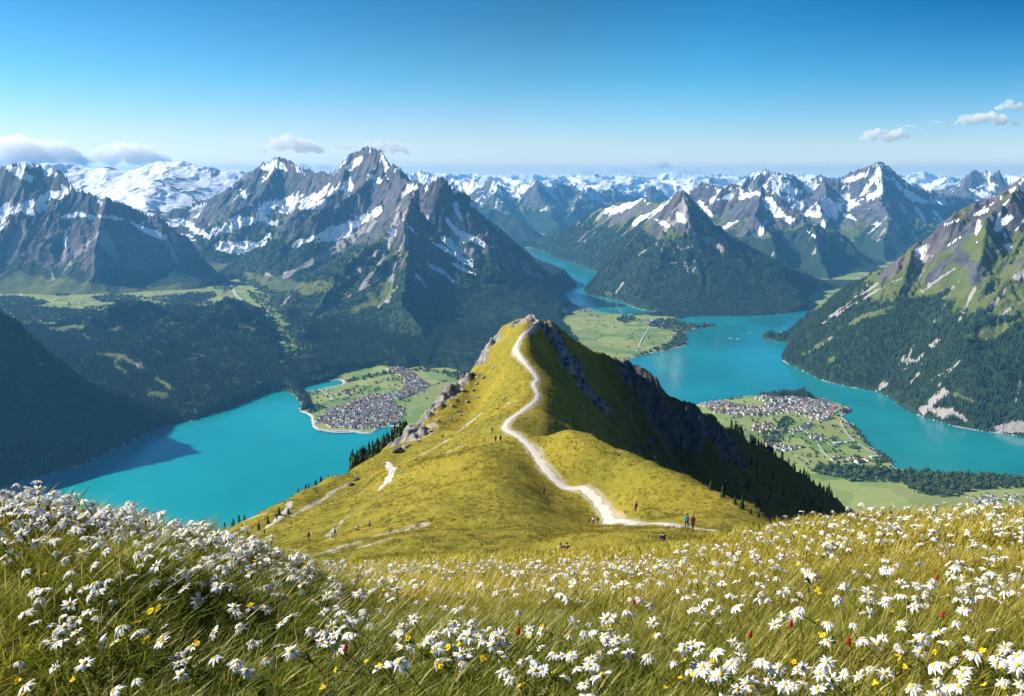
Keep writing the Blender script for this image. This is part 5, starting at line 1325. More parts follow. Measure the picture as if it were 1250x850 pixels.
BODY = {}
def figure(pose):
    if pose in BODY: return BODY[pose]
    J, hd = joints(pose)
    torso = [('pelvis', 'waist'), ('waist', 'chest'), ('chest', 'neck0')]
    arms = [('neck0', 'shoL'), ('shoL', 'elbL'), ('elbL', 'wriL'), ('neck0', 'shoR'), ('shoR', 'elbR'), ('elbR', 'wriR')]
    legs = [('pelvis', 'hipL'), ('hipL', 'kneeL'), ('kneeL', 'calfL'), ('calfL', 'ankL'), ('pelvis', 'hipR'), ('hipR', 'kneeR'), ('kneeR', 'calfR'), ('calfR', 'ankR')]
    feet = [('ankL', 'toeL'), ('ankR', 'toeR')]
    body = skin_mesh('body', J, torso + [('neck0', 'neck')] + arms + legs + feet, SKIN)
    bm = bmesh.new(); bm.from_mesh(body)
    # head with face: skull, jaw, nose, eye hollows, ears
    h = Vector(hd); g = bmesh.ops.create_uvsphere(bm, u_segments=20, v_segments=14, radius=1)['verts']
    for v in g:
        c = v.co.copy(); x, y, z = c.x * .076, c.y * .096, c.z * .118
        if z < -.02: x *= 1 - .30 * min(1, (-z - .02) / .1); y *= 1 - .12 * min(1, (-z - .02) / .1)
        if y > .06 and abs(x) < .016 and -.035 < z < .015: y += .022                     # nose
        if y > .05 and .018 < abs(x) < .045 and .0 < z < .03: y -= .010                   # eye hollows
        if y > .06 and abs(x) < .03 and -.075 < z < -.05: y -= .006                       # mouth
        v.co = h + Vector((x, y, z))
    for q in (-1, 1): bmesh.ops.create_icosphere(bm, subdivisions=1, radius=1, matrix=Matrix.Translation(h + Vector((q * .076, -.005, -.005))) @ Matrix.Diagonal((.012, .02, .032, 1)))
    for sd, q in (('L', -1), ('R', 1)):
        w = Vector(J['wri' + sd][0]); e = Vector(J['elb' + sd][0]); hand_geom(bm, w, w - e, -q)
    bm.to_mesh(body); bm.free(); body.polygons.foreach_set('use_smooth', np.full(len(body.polygons), True))
    def fat(names, k): return {n: (J[n][0], tuple(r * k[0] + k[1] for r in J[n][1]) if isinstance(J[n][1], tuple) else J[n][1] * k[0] + k[1]) for n in names}
    Jj = fat(J, (1.06, .018)); Jj['pelvis'] = ((J['pelvis'][0][0], J['pelvis'][0][1], J['pelvis'][0][2] + .02), Jj['pelvis'][1])
    jacket = skin_mesh('jacket', Jj, torso + arms, CL['blue'])
    trousers = skin_mesh('trousers', fat(J, (1.04, .014)), legs, CL['navy'])
    boots = skin_mesh('boots', fat(J, (1.0, .018)), feet, CL['brown'], root='ankL')
    bm = bmesh.new(); g = bmesh.ops.create_uvsphere(bm, u_segments=16, v_segments=10, radius=1)['verts']
    for v in g: v.co = h + Vector((v.co.x * .086, v.co.y * .103 - .014, v.co.z * .122 + .012))
    bmesh.ops.delete(bm, geom=[v for v in bm.verts if (v.co.y - h.y > .035 and v.co.z - h.z < .05) or v.co.z - h.z < -.07], context='VERTS')
    hair = bpy.data.meshes.new('hair'); bm.to_mesh(hair); bm.free()
    # rucksack with lid and straps
    c = Vector(J['chest'][0]); bm = bmesh.new()
    bmesh.ops.create_cube(bm, size=1, matrix=Matrix.Translation(c + Vector((0, -.21, -.05))) @ Matrix.Diagonal((.30, .19, .46, 1)))
    bmesh.ops.create_cube(bm, size=1, matrix=Matrix.Translation(c + Vector((0, -.22, .22))) @ Matrix.Diagonal((.27, .20, .09, 1)))
    for q in (-1, 1):
        bmesh.ops.create_cube(bm, size=1, matrix=Matrix.Translation(c + Vector((q * .17, -.21, -.13))) @ Matrix.Diagonal((.07, .14, .22, 1)))
        bmesh.ops.create_cube(bm, size=1, matrix=Matrix.Translation(c + Vector((q * .10, -.01, .175))) @ Matrix.Diagonal((.05, .28, .03, 1)))
    bmesh.ops.bevel(bm, geom=bm.edges[:], offset=.025, segments=2, affect='EDGES')
    pack = bpy.data.meshes.new('backpack'); bm.to_mesh(pack); bm.free()
    bm = bmesh.new(); bmesh.ops.create_uvsphere(bm, u_segments=16, v_segments=8, radius=1, matrix=Matrix.Translation(h + Vector((0, 0, .06))) @ Matrix.Diagonal((.10, .115, .085, 1)))
    bmesh.ops.create_cone(bm, segments=18, radius1=.17, radius2=.10, depth=.03, cap_ends=True, matrix=Matrix.Translation(h + Vector((0, 0, .065))))
    hat = bpy.data.meshes.new('hat'); bm.to_mesh(hat); bm.free()
    BODY[pose] = dict(body=body, jacket=jacket, trousers=trousers, boots=boots, hair=hair, backpack=pack, hat=hat)
    return BODY[pose]

def person(u, v, pose, heading, label, jacket, trousers, hair='dark', pack=None, hat=None, size=1.0, y0=40, y1=620, group=None):
    p = hits([u], [v], y0, y1)[0]
    if np.isnan(p[0]): p = hit3(u, v)
    e = bpy.data.objects.new('person', None); e.location = (p[0], p[1], p[2] + (.12 if pose.startswith('walk') or pose == 'stand' else .02)); e.rotation_euler = (0, 0, heading); e.scale = (size,) * 3
    tag(link(e), label, 'person', group)
    f = figure(pose)
    def put(nm, m):
        me = f[nm].copy() if m is not None else f[nm]
        if m is not None: me.materials.clear(); me.materials.append(m)
        link(bpy.data.objects.new(nm, me), e)
    put('body', None); put('jacket', CL[jacket]); put('trousers', CL[trousers]); put('boots', CL['brown'])
    put('hair', HAIR[hair])
    if hat: put('hat', CL[hat])
    if pack: put('backpack', CL[pack])
person(838, 646.5, 'walk', -.5, 'hiker in a blue jacket with a teal rucksack walking along the pale trail', 'blue', 'navy', 'dark', 'teal', None, 1.04)
person(845.5, 647.5, 'walk_other', -.45, 'hiker in a red jacket with a dark red rucksack beside the blue hiker', 'red', 'black', 'dark', 'maroon', None, 1.0)
person(664, 605.5, 'stand', .3, 'hiker in dark clothes standing alone on the grass left of the trail', 'navy', 'black', 'dark', 'grey')
person(605, 541, 'walk', .2, 'hiker in grey jacket, left of the pair on the grass saddle', 'grey', 'black', 'fair', 'navy')
person(611, 541, 'walk_other', .1, 'hiker in dark navy jacket, right of the pair on the grass saddle', 'navy', 'black', 'dark', 'black')
person(719, 640.5, 'walk', -.9, 'hiker in maroon jacket, leftmost of three where the trail bends', 'maroon', 'black', 'dark', None, None, .82)
person(724, 641, 'stand', -.6, 'hiker in white top, middle of three where the trail bends', 'white', 'navy', 'fair', None, None, .80)
person(730, 641, 'walk_other', -.8, 'hiker in black clothes, rightmost of three where the trail bends', 'black', 'black', 'dark', 'maroon', None, .84)
person(776, 626, 'stand', .9, 'hiker in dark brown clothes alone on the grass right of the trail', 'maroon', 'black', 'dark', 'black')
person(684.5, 676, 'sit', .2, 'person in light blue top sitting on the grass beyond the flowers', 'lblue', 'navy', 'dark', None, None, .85, 62)
person(691.5, 676, 'sit', -.1, 'person in black top sitting on the grass beyond the flowers', 'black', 'black', 'dark', None, None, .85, 62)
person(810, 671, 'sit', .3, 'person in navy top sitting half hidden behind the right flowers', 'navy', 'navy', 'dark', None, None, .8, 60)
person(377, 661, 'walk', 1.0, 'hiker in a red jacket low on the left flank of the ridge', 'red', 'brown', 'dark', 'maroon', None, 1.0)
person(409, 655.5, 'walk', -1.0, 'hiker in navy clothes bending over on the left flank, right of a seated one', 'navy', 'black', 'dark', None, None, .9)
person(404, 658, 'sit', -.8, 'person in light blue top sitting on the left flank beside a hiker', 'lblue', 'white', 'fair', None, None, 1.0)
person(437, 648, 'sit', .5, 'person in white top sitting left of another on the lower left flank', 'white', 'black', 'dark', None, None, 1.0)
person(451, 643, 'sit', .4, 'person in grey and blue clothes sitting on the upper end of the pale patches', 'lblue', 'grey', 'fair', None, None, 1.0)
person(338, 636.5, 'walk', .4, 'hiker in dark clothes on the small curved trail at far left', 'black', 'black', 'dark', 'brown', None, 1.0)
person(323, 654, 'stand', .6, 'person in grey clothes standing at the lower end of the small curved trail', 'grey', 'black', 'dark', None, None, .85)
person(601, 529, 'stand', .6, 'hiker in black clothes alone just above the pair on the saddle', 'black', 'black', 'dark', None, None, .8)
# a blue tarp tent behind the flowers on the left
p_ = hit3(291, 660)
V = [(-1.3, -.9, 0), (1.3, -.9, 0), (1.3, .9, 0), (-1.3, .9, 0), (-1.1, 0, 1.15), (1.1, 0, 1.15), (1.6, 0, 0), (-1.6, 0, 0)]
te = bpy.data.objects.new('tent', None); te.location = (p_[0], p_[1], p_[2] + .05); te.rotation_euler = (0, 0, .3); tag(link(te), 'small blue tent pitched low on the left end of the ridge', 'tent')
link(bpy.data.objects.new('canopy', raw_mesh('canopy', np.array(V), [(0, 1, 5, 4), (2, 3, 4, 5), (1, 6, 5), (6, 2, 5), (3, 7, 4), (7, 0, 4)], [cloth('blue_tent', (0.03, 0.22, 0.62))], smooth=False)), te)
# ------------------------------------------------------------------ flower meadow
def petal_mat(name, col, tr=.35):
    t = NT(name)
    d = t.n('BsdfDiffuse', {0: col}); q = t.n('BsdfTranslucent', {0: col})
    m = t.n('MixShader', {0: tr}); t.t.links.new(d.outputs[0], m.inputs[1]); t.t.links.new(q.outputs[0], m.inputs[2])
    t.t.links.new(m.outputs[0], t.out.inputs[0]); return t.m
M_PETAL = petal_mat('white_petal', (0.92, 0.915, 0.90), .28)
M_YEL = petal_mat('yellow_petal', (0.80, 0.60, 0.03), .3)
M_REDP = petal_mat('red_petal', (0.50, 0.05, 0.03), .3)
M_DISC = simple_mat('yellow_disc', (0.60, 0.42, 0.04), .8, .25, 300)
M_STEM = petal_mat('flower_stem', (0.085, 0.115, 0.025), .3)
M_DRY = petal_mat('dry_stalk', (0.20, 0.12, 0.045), .2)

def grass_mat():
    t = NT('grass_blade')
    rnd = t.n('ObjectInfo').outputs['Random']; loc = t.n('ObjectInfo').outputs['Location']
    tip = t.attr('tip').outputs['Fac']; dry = t.attr('dry').outputs['Fac']
    patch = t.noise(.55, 4, .6, loc)
    xyz_ = t.n('SeparateXYZ', {0: loc}); yl = xyz_.outputs[1]
    gold = t.math('ADD', t.math('MULTIPLY', t.ss(.42, .68, patch), .7), t.math('ADD', t.math('MULTIPLY', t.ss(2.4, 6.0, yl), .75), t.math('MULTIPLY', t.ss(-.3, 1.2, xyz_.outputs[0]), .35)), clamp=True)
    green = t.mix(t.math('POWER', rnd, 1.6), (0.050, 0.115, 0.012), (0.310, 0.360, 0.028))
    gld = t.mix(rnd, (0.420, 0.345, 0.032), (0.620, 0.490, 0.075))
    c = t.mix(t.math('MULTIPLY', gold, .85), green, gld)
    c = t.mix(t.math('MULTIPLY', tip, .38), c, (0.46, 0.39, 0.05))
    c = t.mix(dry, c, (0.55, 0.42, 0.14))
    c = t.mix(t.ss(24, 45, yl), c, t.mix(rnd, (0.150, 0.140, 0.018), (0.340, 0.265, 0.034)))
    d = t.n('BsdfDiffuse'); q = t.n('BsdfTranslucent'); g = t.n('BsdfGlossy', {1: .45}); g.inputs[0].default_value = (.9, .9, .8, 1)
    t.put(d.inputs[0], c); t.put(q.inputs[0], c)
    m = t.n('MixShader', {0: .42}); t.t.links.new(d.outputs[0], m.inputs[1]); t.t.links.new(q.outputs[0], m.inputs[2])
    m2 = t.n('MixShader', {0: .025}); t.t.links.new(m.outputs[0], m2.inputs[1]); t.t.links.new(g.outputs[0], m2.inputs[2])
    t.t.links.new(m2.outputs[0], t.out.inputs[0]); return t.m
M_GRASS = grass_mat()

def tuft_mesh(seed, n, rad, h0, h1, w, lean):
    r = np.random.default_rng(seed); V = []; F = []; tips = []; dry = []
    for k in range(n):
        a = r.uniform(0, 6.28); d = rad * math.sqrt(r.random()); x, y = d * math.cos(a), d * math.sin(a)
        h = r.uniform(h0, h1); fa = r.uniform(-.9, .9) + (0 if r.random() < .8 else 3.14); la = lean * r.uniform(.3, 1.5)
        dx, dy = math.cos(fa) * la, math.sin(fa) * la
        pa = r.uniform(0, 6.28); px_, py_ = math.cos(pa), math.sin(pa); ww = w * r.uniform(.6, 1.3)
        dr = 1.0 if r.random() < .08 else 0.0; i0 = len(V); cv = r.uniform(.8, 1.7)
        for j, f in enumerate((0, .35, .7, 1)):
            q = f ** 1.7 * cv; zz = h * (f - .25 * la * f * f)
            cx_, cy_ = x + dx * h * q, y + dy * h * q; s = ww * (1, .9, .6, 0)[j]
            if j < 3: V += [(cx_ - px_ * s, cy_ - py_ * s, zz), (cx_ + px_ * s, cy_ + py_ * s, zz)]; tips += [f, f]; dry += [dr, dr]
            else: V.append((cx_, cy_, zz)); tips.append(1); dry.append(dr)
        F += [(i0, i0 + 1, i0 + 3, i0 + 2), (i0 + 2, i0 + 3, i0 + 5, i0 + 4), (i0 + 4, i0 + 5, i0 + 6)]
    me = raw_mesh('grass_tuft', np.array(V), F, [M_GRASS]); set_attr(me, 'tip', np.array(tips) ** 2); set_attr(me, 'dry', np.array(dry))
    return bpy.data.objects.new('grass_tuft', me)
TUFTS = [tuft_mesh(k, 34, .055, .08, .185, .0022, .60) for k in range(4)] + [tuft_mesh(20 + k, 40, .10, .08, .165, .0045, .5) for k in range(3)] + [tuft_mesh(40 + k, 40, .30, .08, .17, .013, .45) for k in range(2)]

def ground_at(a, Y):
    X = a * Y; return np.stack([X, Y, hill(X, Y)], 1)
def band(y0, y1, n, spread=.68):
    Y = np.sqrt(rng.uniform(y0 * y0, y1 * y1, n)); return ground_at(rng.uniform(-spread, spread, n), Y)
g1 = band(.8, 4.6, 6800, .74); g2 = band(4.2, 13, 13500); g3 = band(12, 34, 15000)
# the meadow goes on beside the frame
def flank_band(n, y0, y1, reach):
    Y = np.sqrt(rng.uniform(y0 * y0, y1 * y1, n)); s_ = rng.choice([-1, 1], n); X = s_ * (.68 * Y + rng.uniform(0, reach, n)); return np.stack([X, Y, hill(X, Y)], 1)
g1 = np.concatenate([g1, flank_band(2600, .5, 4.6, 1.6)]); g2 = np.concatenate([g2, flank_band(3200, 4.2, 13, 3.0)]); g3 = np.concatenate([g3, flank_band(2500, 12, 34, 5.0)])
gp = np.concatenate([g1, g2, g3]); n1_, n2_, n3_ = len(g1), len(g2), len(g3)
gs = np.concatenate([rng.uniform(.75, 1.2, n1_), rng.uniform(.8, 1.25, n2_), rng.uniform(.7, 1.2, n3_)])
gs *= np.clip(1 + .25 * fbm(gp[:, 0] / .8, gp[:, 1] / .8, 3, 3), .6, 1.3)
gk = np.concatenate([rng.integers(0, 4, n1_), rng.integers(4, 7, n2_), rng.integers(7, 9, n3_)])
gr_ = np.concatenate([rng.normal(0, .45, n1_ + n2_ + n3_)])
# tussocks over the sunny ridge beyond the meadow
tp = band(34, 330, 46000, .34); tv = to_px(tp[:, 0], tp[:, 1], tp[:, 2])
rk_, _ = rockiness(tp[:, 0], tp[:, 1], np.zeros(len(tp)))
ok_ = (line_dist(tp[:, 0], tp[:, 1], PATH3) > 2.2) & (rk_ < .2) & (rng.random(len(tp)) < np.clip(.55 + fbm(tp[:, 0] / 9, tp[:, 1] / 9, 8, 4) * .9, 0, 1)) & (tp[:, 0] < 60)
tp = tp[ok_]
gp = np.concatenate([gp, tp]); gs = np.concatenate([gs, rng.uniform(.8, 1.7, len(tp))]); gk = np.concatenate([gk, rng.integers(7, 9, len(tp))]); gr_ = np.concatenate([gr_, rng.uniform(0, 6.28, len(tp))])
scatter('grass', gp, gs, gr_, gk, TUFTS, 'long green and golden grass of the flower meadow')

# ---- flower heads
def flower_parts(seed, n, R_, droop, width, double, r0=.16):
    rr = random.Random(seed); V = []; F = []
    def petal(a, L, w, z0, dr, tw):
        i0 = len(V); ca, sa = math.cos(a), math.sin(a)
        for j, (f, ww) in enumerate(((r0, .45), (.40, 1.0), (.68, .85), (.90, .40), (1.0, .0))):
            rad = L * f; z = z0 + .10 * L * math.sin(f * 2.2) - dr * L * f ** 2.2
            for q in ((-1, 0, 1) if ww else (0,)):
                off = q * w * ww * L; zz = z + (.05 * L if q == 0 and ww else 0) + q * tw * L * .12
                V.append((ca * rad - sa * off, sa * rad + ca * off, zz))
        for j in range(3):
            b = i0 + j * 3
            F.extend([(b, b + 3, b + 4, b + 1), (b + 1, b + 4, b + 5, b + 2)])
        b = i0 + 9; F.extend([(b, b + 3, b + 1), (b + 1, b + 3, b + 2)])
    for lay in range(2 if double else 1):
        for k in range(n):
            a = 2 * math.pi * (k + .5 * lay) / n + rr.uniform(-.18, .18)
            petal(a, R_ * rr.uniform(.78, 1.12) * (1 - .28 * lay), width * rr.uniform(.85, 1.2), .002 * lay * 2, droop + rr.uniform(-.22, .28), rr.uniform(-1, 1))
    return np.array(V), F
def disc_mesh(r, h, mat, nm='disc'):
    bm = bmesh.new(); bmesh.ops.create_icosphere(bm, subdivisions=2, radius=1)
    for v in bm.verts:
        k = 1 + .10 * math.sin(v.co.x * 19) * math.sin(v.co.y * 17 + 1)
        v.co = Vector((v.co.x * r, v.co.y * r, v.co.z * h * k + h * .4))
    me = bpy.data.meshes.new(nm); bm.to_mesh(me); bm.free(); me.materials.append(mat)
    me.polygons.foreach_set('use_smooth', np.full(len(me.polygons), True)); return me
def stem_mesh(L, bend, mat, leaves, seed, r=.0016):
    rr = random.Random(seed); V = []; F = []
    for j in range(5):
        f = j / 4; cx_ = bend * (f * f - 1) * L
        for s in range(5): V.append((cx_ + r * (1.2 - .4 * f) * math.cos(s * 1.2566), r * math.sin(s * 1.2566), (f - 1) * L))
    for j in range(4):
        for s in range(5): F.append((j * 5 + s, j * 5 + (s + 1) % 5, j * 5 + 5 + (s + 1) % 5, j * 5 + 5 + s))
    for k in range(leaves):
        f = rr.uniform(.15, .75); a = rr.uniform(0, 6.28); L2 = rr.uniform(.03, .07); cx_ = bend * (f * f - 1) * L; z = (f - 1) * L
        ca, sa = math.cos(a), math.sin(a); i0 = len(V); w = .004
        V += [(cx_, 0, z), (cx_ + ca * L2 * .5 - sa * w, sa * L2 * .5 + ca * w, z + L2 * .45), (cx_ + ca * L2, sa * L2, z + L2 * .5), (cx_ + ca * L2 * .5 + sa * w, sa * L2 * .5 - ca * w, z + L2 * .45)]
        F.append((i0, i0 + 1, i0 + 2, i0 + 3))
    return raw_mesh('stem', np.array(V), F, [mat])
WHITE = []
for s, (n, R_, dr, w, db) in enumerate([(9, .028, .15, .135, False), (8, .027, .40, .150, True), (10, .029, .25, .115, True), (8, .028, .0, .150, False), (10, .026, .62, .125, True)]):
    V, F = flower_parts(s + 1, n, R_, dr, w, db)
    WHITE.append(dict(petals=raw_mesh('petals', V, F, [M_PETAL]), disc=disc_mesh(.0074, .0062, M_DISC), stem=stem_mesh(.20, random.uniform(.05, .25), M_STEM, 3, s)))
YELLOW = []
for s in range(2):
    V, F = flower_parts(30 + s, 5 + s * 3, .0125, -.35, .42, False, .1)
    YELLOW.append(dict(petals=raw_mesh('petals', V, F, [M_YEL]), disc=disc_mesh(.0035, .003, M_DISC), stem=stem_mesh(.17, .15, M_STEM, 2, 50 + s, .0012)))
def bud_mesh():
    bm = bmesh.new()
    for k in range(16):
        a = k * 2.4; z = .004 + .0024 * k; r = .008 * (1 - k / 22)
        bmesh.ops.create_icosphere(bm, subdivisions=1, radius=1, matrix=Matrix.Translation((r * math.cos(a), r * math.sin(a), z)) @ Matrix.Diagonal((.0045, .0045, .008, 1)))
    me = bpy.data.meshes.new('flower_spike'); bm.to_mesh(me); bm.free(); me.materials.append(M_REDP); return me
RED = dict(flower_spike=bud_mesh(), stem=stem_mesh(.19, .1, M_STEM, 2, 77))

LIFT = .175
_prof = {}
def fore_points(us, vs, lift=LIFT, y1=32):
    """where the sight line first meets the flower tops of the meadow"""
    return hits(us, vs, .95, y1, lift)
def blob(n, u, v, su, sv): return np.stack([rng.normal(u, su, n), rng.normal(v, sv, n)], 1)
def rect(n, u0, u1, v0, v1): return np.stack([rng.uniform(u0, u1, n), rng.uniform(v0, v1, n)], 1)
def along(n, pts, sv, below=True):
    p = np.array(pts, float); u = rng.uniform(p[0, 0], p[-1, 0], n); v = np.interp(u, p[:, 0], p[:, 1])
    return np.stack([u, v + np.abs(rng.normal(0, sv, n))], 1)
LC = [(-30, 602), (0, 602), (60, 603), (100, 608), (150, 620), (200, 636), (250, 648), (300, 655), (350, 668), (420, 688)]
RC = [(700, 684), (760, 676), (820, 664), (880, 648), (930, 640), (980, 630), (1050, 622), (1150, 617), (1280, 612)]
SETS = [
    ('white flower packed on the crest of the left mound', 'white flowers on the crest of the left mound', np.concatenate([along(700, LC, 20), along(200, LC, 46)])),
    ('white flower in the shaded grass of the left mound', 'white flowers in the grass of the left mound', np.concatenate([rect(30, -10, 330, 690, 850), blob(14, 60, 790, 40, 16), blob(9, 95, 755, 20, 10), blob(8, 90, 715, 25, 9), blob(9, 385, 790, 16, 16), blob(6, 395, 775, 14, 8), blob(5, 150, 840, 14, 6), blob(5, 250, 795, 30, 18)])),
    ('white flower in the dense clump at the middle front', 'white flowers of the dense middle clump', np.concatenate([blob(30, 555, 768, 26, 13), blob(14, 545, 792, 32, 12), blob(8, 585, 782, 18, 8), blob(8, 480, 765, 16, 9), blob(8, 425, 765, 12, 8), blob(5, 490, 818, 12, 6)])),
    ('white flower in the loose clump right of the middle clump', 'white flowers of the loose clumps right of the middle', np.concatenate([blob(12, 650, 792, 20, 10), blob(22, 735, 795, 22, 14), blob(8, 735, 765, 16, 8), blob(8, 715, 838, 14, 8), rect(12, 600, 800, 740, 850)])),
    ('white flower scattered in the near grass of the right slope', 'white flowers in the near grass of the right slope', np.concatenate([blob(18, 915, 828, 28, 12), blob(10, 860, 802, 20, 14), blob(20, 1000, 828, 30, 12), blob(16, 1100, 790, 40, 14), blob(16, 1200, 800, 34, 16), blob(24, 1230, 830, 30, 14), blob(12, 1160, 840, 24, 8), blob(12, 1080, 736, 26, 8), blob(12, 970, 745, 40, 14), blob(8, 850, 750, 20, 10), rect(30, 800, 1260, 715, 850)])),
    ('small white flower on the upper right slope', 'white flowers on the upper right slope', np.concatenate([along(460, RC, 24), rect(150, 830, 1260, 640, 735), blob(50, 900, 690, 50, 18), blob(40, 1190, 720, 50, 14)])),
    ('tiny white flower at the far edge of the meadow', 'white flowers at the far edge of the meadow', np.concatenate([rect(420, 395, 830, 684, 702), rect(70, 420, 860, 700, 735), blob(25, 470, 715, 30, 5), blob(25, 680, 715, 30, 8), blob(18, 640, 725, 40, 8)])),
]
allf = []
for lab, grp, uv in SETS:
    P3 = fore_points(uv[:, 0], uv[:, 1] + (0))
    for q in P3:
        if not np.isnan(q[0]): allf.append((q, lab, grp))
# thin out where two heads would sit in one another
keep = []; cellmap = {}
for f in allf:
    q = f[0]; c = (int(q[0] / .035), int(q[1] / .035))
    if cellmap.get(c, 0) >= 1: continue
    cellmap[c] = 1; keep.append(f)
keep.sort(key=lambda f: f[0][1])
print('white flowers', len(keep))
def flower_thing(nm, parts, q, hgt, tilt, rz, sc, label, cat, group):
    e = bpy.data.objects.new(nm, None); e.empty_display_size = .02
    e.location = (q[0], q[1], q[2] + hgt); e.rotation_euler = (Matrix.Rotation(tilt[1], 3, 'Y') @ Matrix.Rotation(tilt[0], 3, 'X') @ Matrix.Rotation(rz, 3, 'Z')).to_euler(); e.scale = (sc,) * 3
    tag(link(e), label, cat, group)
    for k, me in parts.items(): link(bpy.data.objects.new(k, me), e)
def rtilt(): return (random.gauss(.10, .28), random.gauss(-.32, .28))
NW = 288
for q, lab, grp in keep[:NW]:
    flower_thing('white_flower', random.choice(WHITE), q, LIFT + random.uniform(-.05, .05), rtilt(), random.uniform(0, 6.28), random.uniform(.6, 1.08), lab, 'flower', grp)
def merged(parts, nm):
    V = []; F = []; MI = []; mats = []
    for me in parts.values():
        i0 = len(V); mats.append(me.materials[0])
        V += [tuple(v.co) for v in me.vertices]
        for p in me.polygons: F.append(tuple(i0 + i for i in p.vertices)); MI.append(len(mats) - 1)
    return bpy.data.objects.new(nm, raw_mesh(nm, np.array(V), F, mats, mat_idx=MI))
rest = keep[NW:]
protoF = [merged(w, 'white_flower') for w in WHITE]
# at a distance the flowers are seen as little bunches, some taller than others
rp = np.array([f[0] for f in rest]); nr_ = len(rp)
scatter('flowers', rp + np.c_[np.zeros(nr_), np.zeros(nr_), LIFT + rng.normal(0, .03, nr_)], rng.uniform(.65, 1.15, nr_) * np.clip(rp[:, 1] / 9, 1, 1.5), rng.uniform(0, 6.28, nr_), rng.integers(0, 5, nr_), protoF, 'countless smaller white flowers farther up and across the meadow', tilt=rng.normal(0, .28, (nr_, 2)) + np.array([.12, -.32]))
yuv = np.concatenate([rect(28, 0, 400, 660, 850), rect(22, 400, 830, 720, 850), rect(38, 830, 1250, 640, 850), blob(8, 480, 722, 14, 4), blob(6, 180, 745, 12, 8), blob(6, 545, 792, 22, 10), blob(5, 855, 820, 10, 6)])
for q in fore_points(yuv[:, 0], yuv[:, 1]):
    if np.isnan(q[0]) or q[1] > 14: continue
    flower_thing('yellow_flower', random.choice(YELLOW), q, LIFT - .01 + random.uniform(-.05, .03), rtilt(), random.uniform(0, 6.28), random.uniform(.6, 1.15), 'small yellow flower in the grass of the ' + ('left mound' if q[0] / q[1] < -.2 else 'middle meadow' if q[0] / q[1] < .19 else 'right slope'), 'flower', 'yellow flowers of the ' + ('left mound' if q[0] / q[1] < -.2 else 'middle meadow' if q[0] / q[1] < .19 else 'right slope'))
RL = {(1094, 708): 'red flower spike, left of two high on the right slope', (1143, 706): 'dark red flower spike, right of two high on the right slope', (1149, 752): 'dark red flower spike below the two high ones on the right slope', (915, 776): 'bright red flower spike left of a white bloom on the right', (421, 795): 'orange red flower spike in the dark grass left of the middle clump', (774, 735): 'rusty red flower spike in the middle grass', (632, 772): 'rusty red flower spike behind the loose white clump', (965, 764): 'rusty flower spike beside dry stalks on the right', (1035, 786): 'rusty flower spike amid long grass at the lower right'}
for (u, v), lab in RL.items():
    q = fore_points([u], [v + 4])[0]
    flower_thing('red_flower', RED, q, LIFT, (random.gauss(.1, .1), random.gauss(.1, .1)), random.uniform(0, 6), .62, lab, 'flower', None)
# tall stalks against the lake and valley
def stalk(u, v, px, lean, head, label):
    q = fore_points([u], [v + 14])[0]
    if np.isnan(q[0]): return
    L = px * q[1] / FPX + LIFT * .7
    V = []; F = []
    for j in range(7):
        f = j / 6; r = .0036 * (1.15 - .7 * f)
        for s in range(5): V.append((lean * L * f ** 1.8 + r * math.cos(s * 1.2566), r * math.sin(s * 1.2566), L * f))
    for j in range(6):
        for s in range(5): F.append((j * 5 + s, j * 5 + (s + 1) % 5, j * 5 + 5 + (s + 1) % 5, j * 5 + 5 + s))
    e = bpy.data.objects.new('grass_stalk', None); e.location = (q[0], q[1], q[2]); e.empty_display_size = .02; tag(link(e), label, 'grass stalk')
    link(bpy.data.objects.new('stem', raw_mesh('stem', np.array(V), F, [M_DRY])), e)
    if head:
        h = link(bpy.data.objects.new('seed_head', disc_mesh(.0065 * head, .011 * head, M_DRY, 'seed_head')), e); h.location = (lean * L, 0, L)
stalk(72, 606, 42, .25, 0, 'thin grey stalk bending right over the crest of the left mound')
stalk(70, 606, 46, .5, 0, 'tallest dry stalk leaning right above the left mound')
stalk(61, 606, 14, -.05, 1.2, 'short stalk with a golden head on the left mound crest')
stalk(94, 610, 10, .3, 1.5, 'rusty stalk with a bud near the left mound crest')
stalk(132, 618, 16, -.1, 1.6, 'orange budded stalk standing over the white flowers at left')
stalk(177, 634, 26, .03, .8, 'thin dark stalk upright before the turquoise lake')
stalk(170, 632, 10, .0, 1.8, 'short stalk with a yellow bud before the lake')
stalk(190, 642, 30, .8, 0, 'straw coloured stalk leaning right before the lake')
stalk(214, 644, 18, .1, .6, 'dark short stalk at the right part of the left crest')
stalk(332, 672, 18, -.02, .8, 'dark curved stalk where the left mound meets the ridge')
stalk(222, 648, 14, .6, 0, 'pale blade leaning right at the lower left crest')
stalk(1068, 622, 24, -.45, 0, 'dark stalk leaning left over the right slope')
stalk(1086, 621, 18, .02, 1.6, 'stalk with a dark bud rising over the right slope')
stalk(1046, 624, 18, .0, 1.4, 'pale stalk with a flat head over the right slope')
stalk(1005, 630, 24, .02, .8, 'dark stalk rising at the left end of the right crest')
stalk(1115, 620, 12, .05, .8, 'short stalk on the crest of the right slope')
stalk(1165, 618, 12, .2, .8, 'short straw stalk at the right part of the right crest')
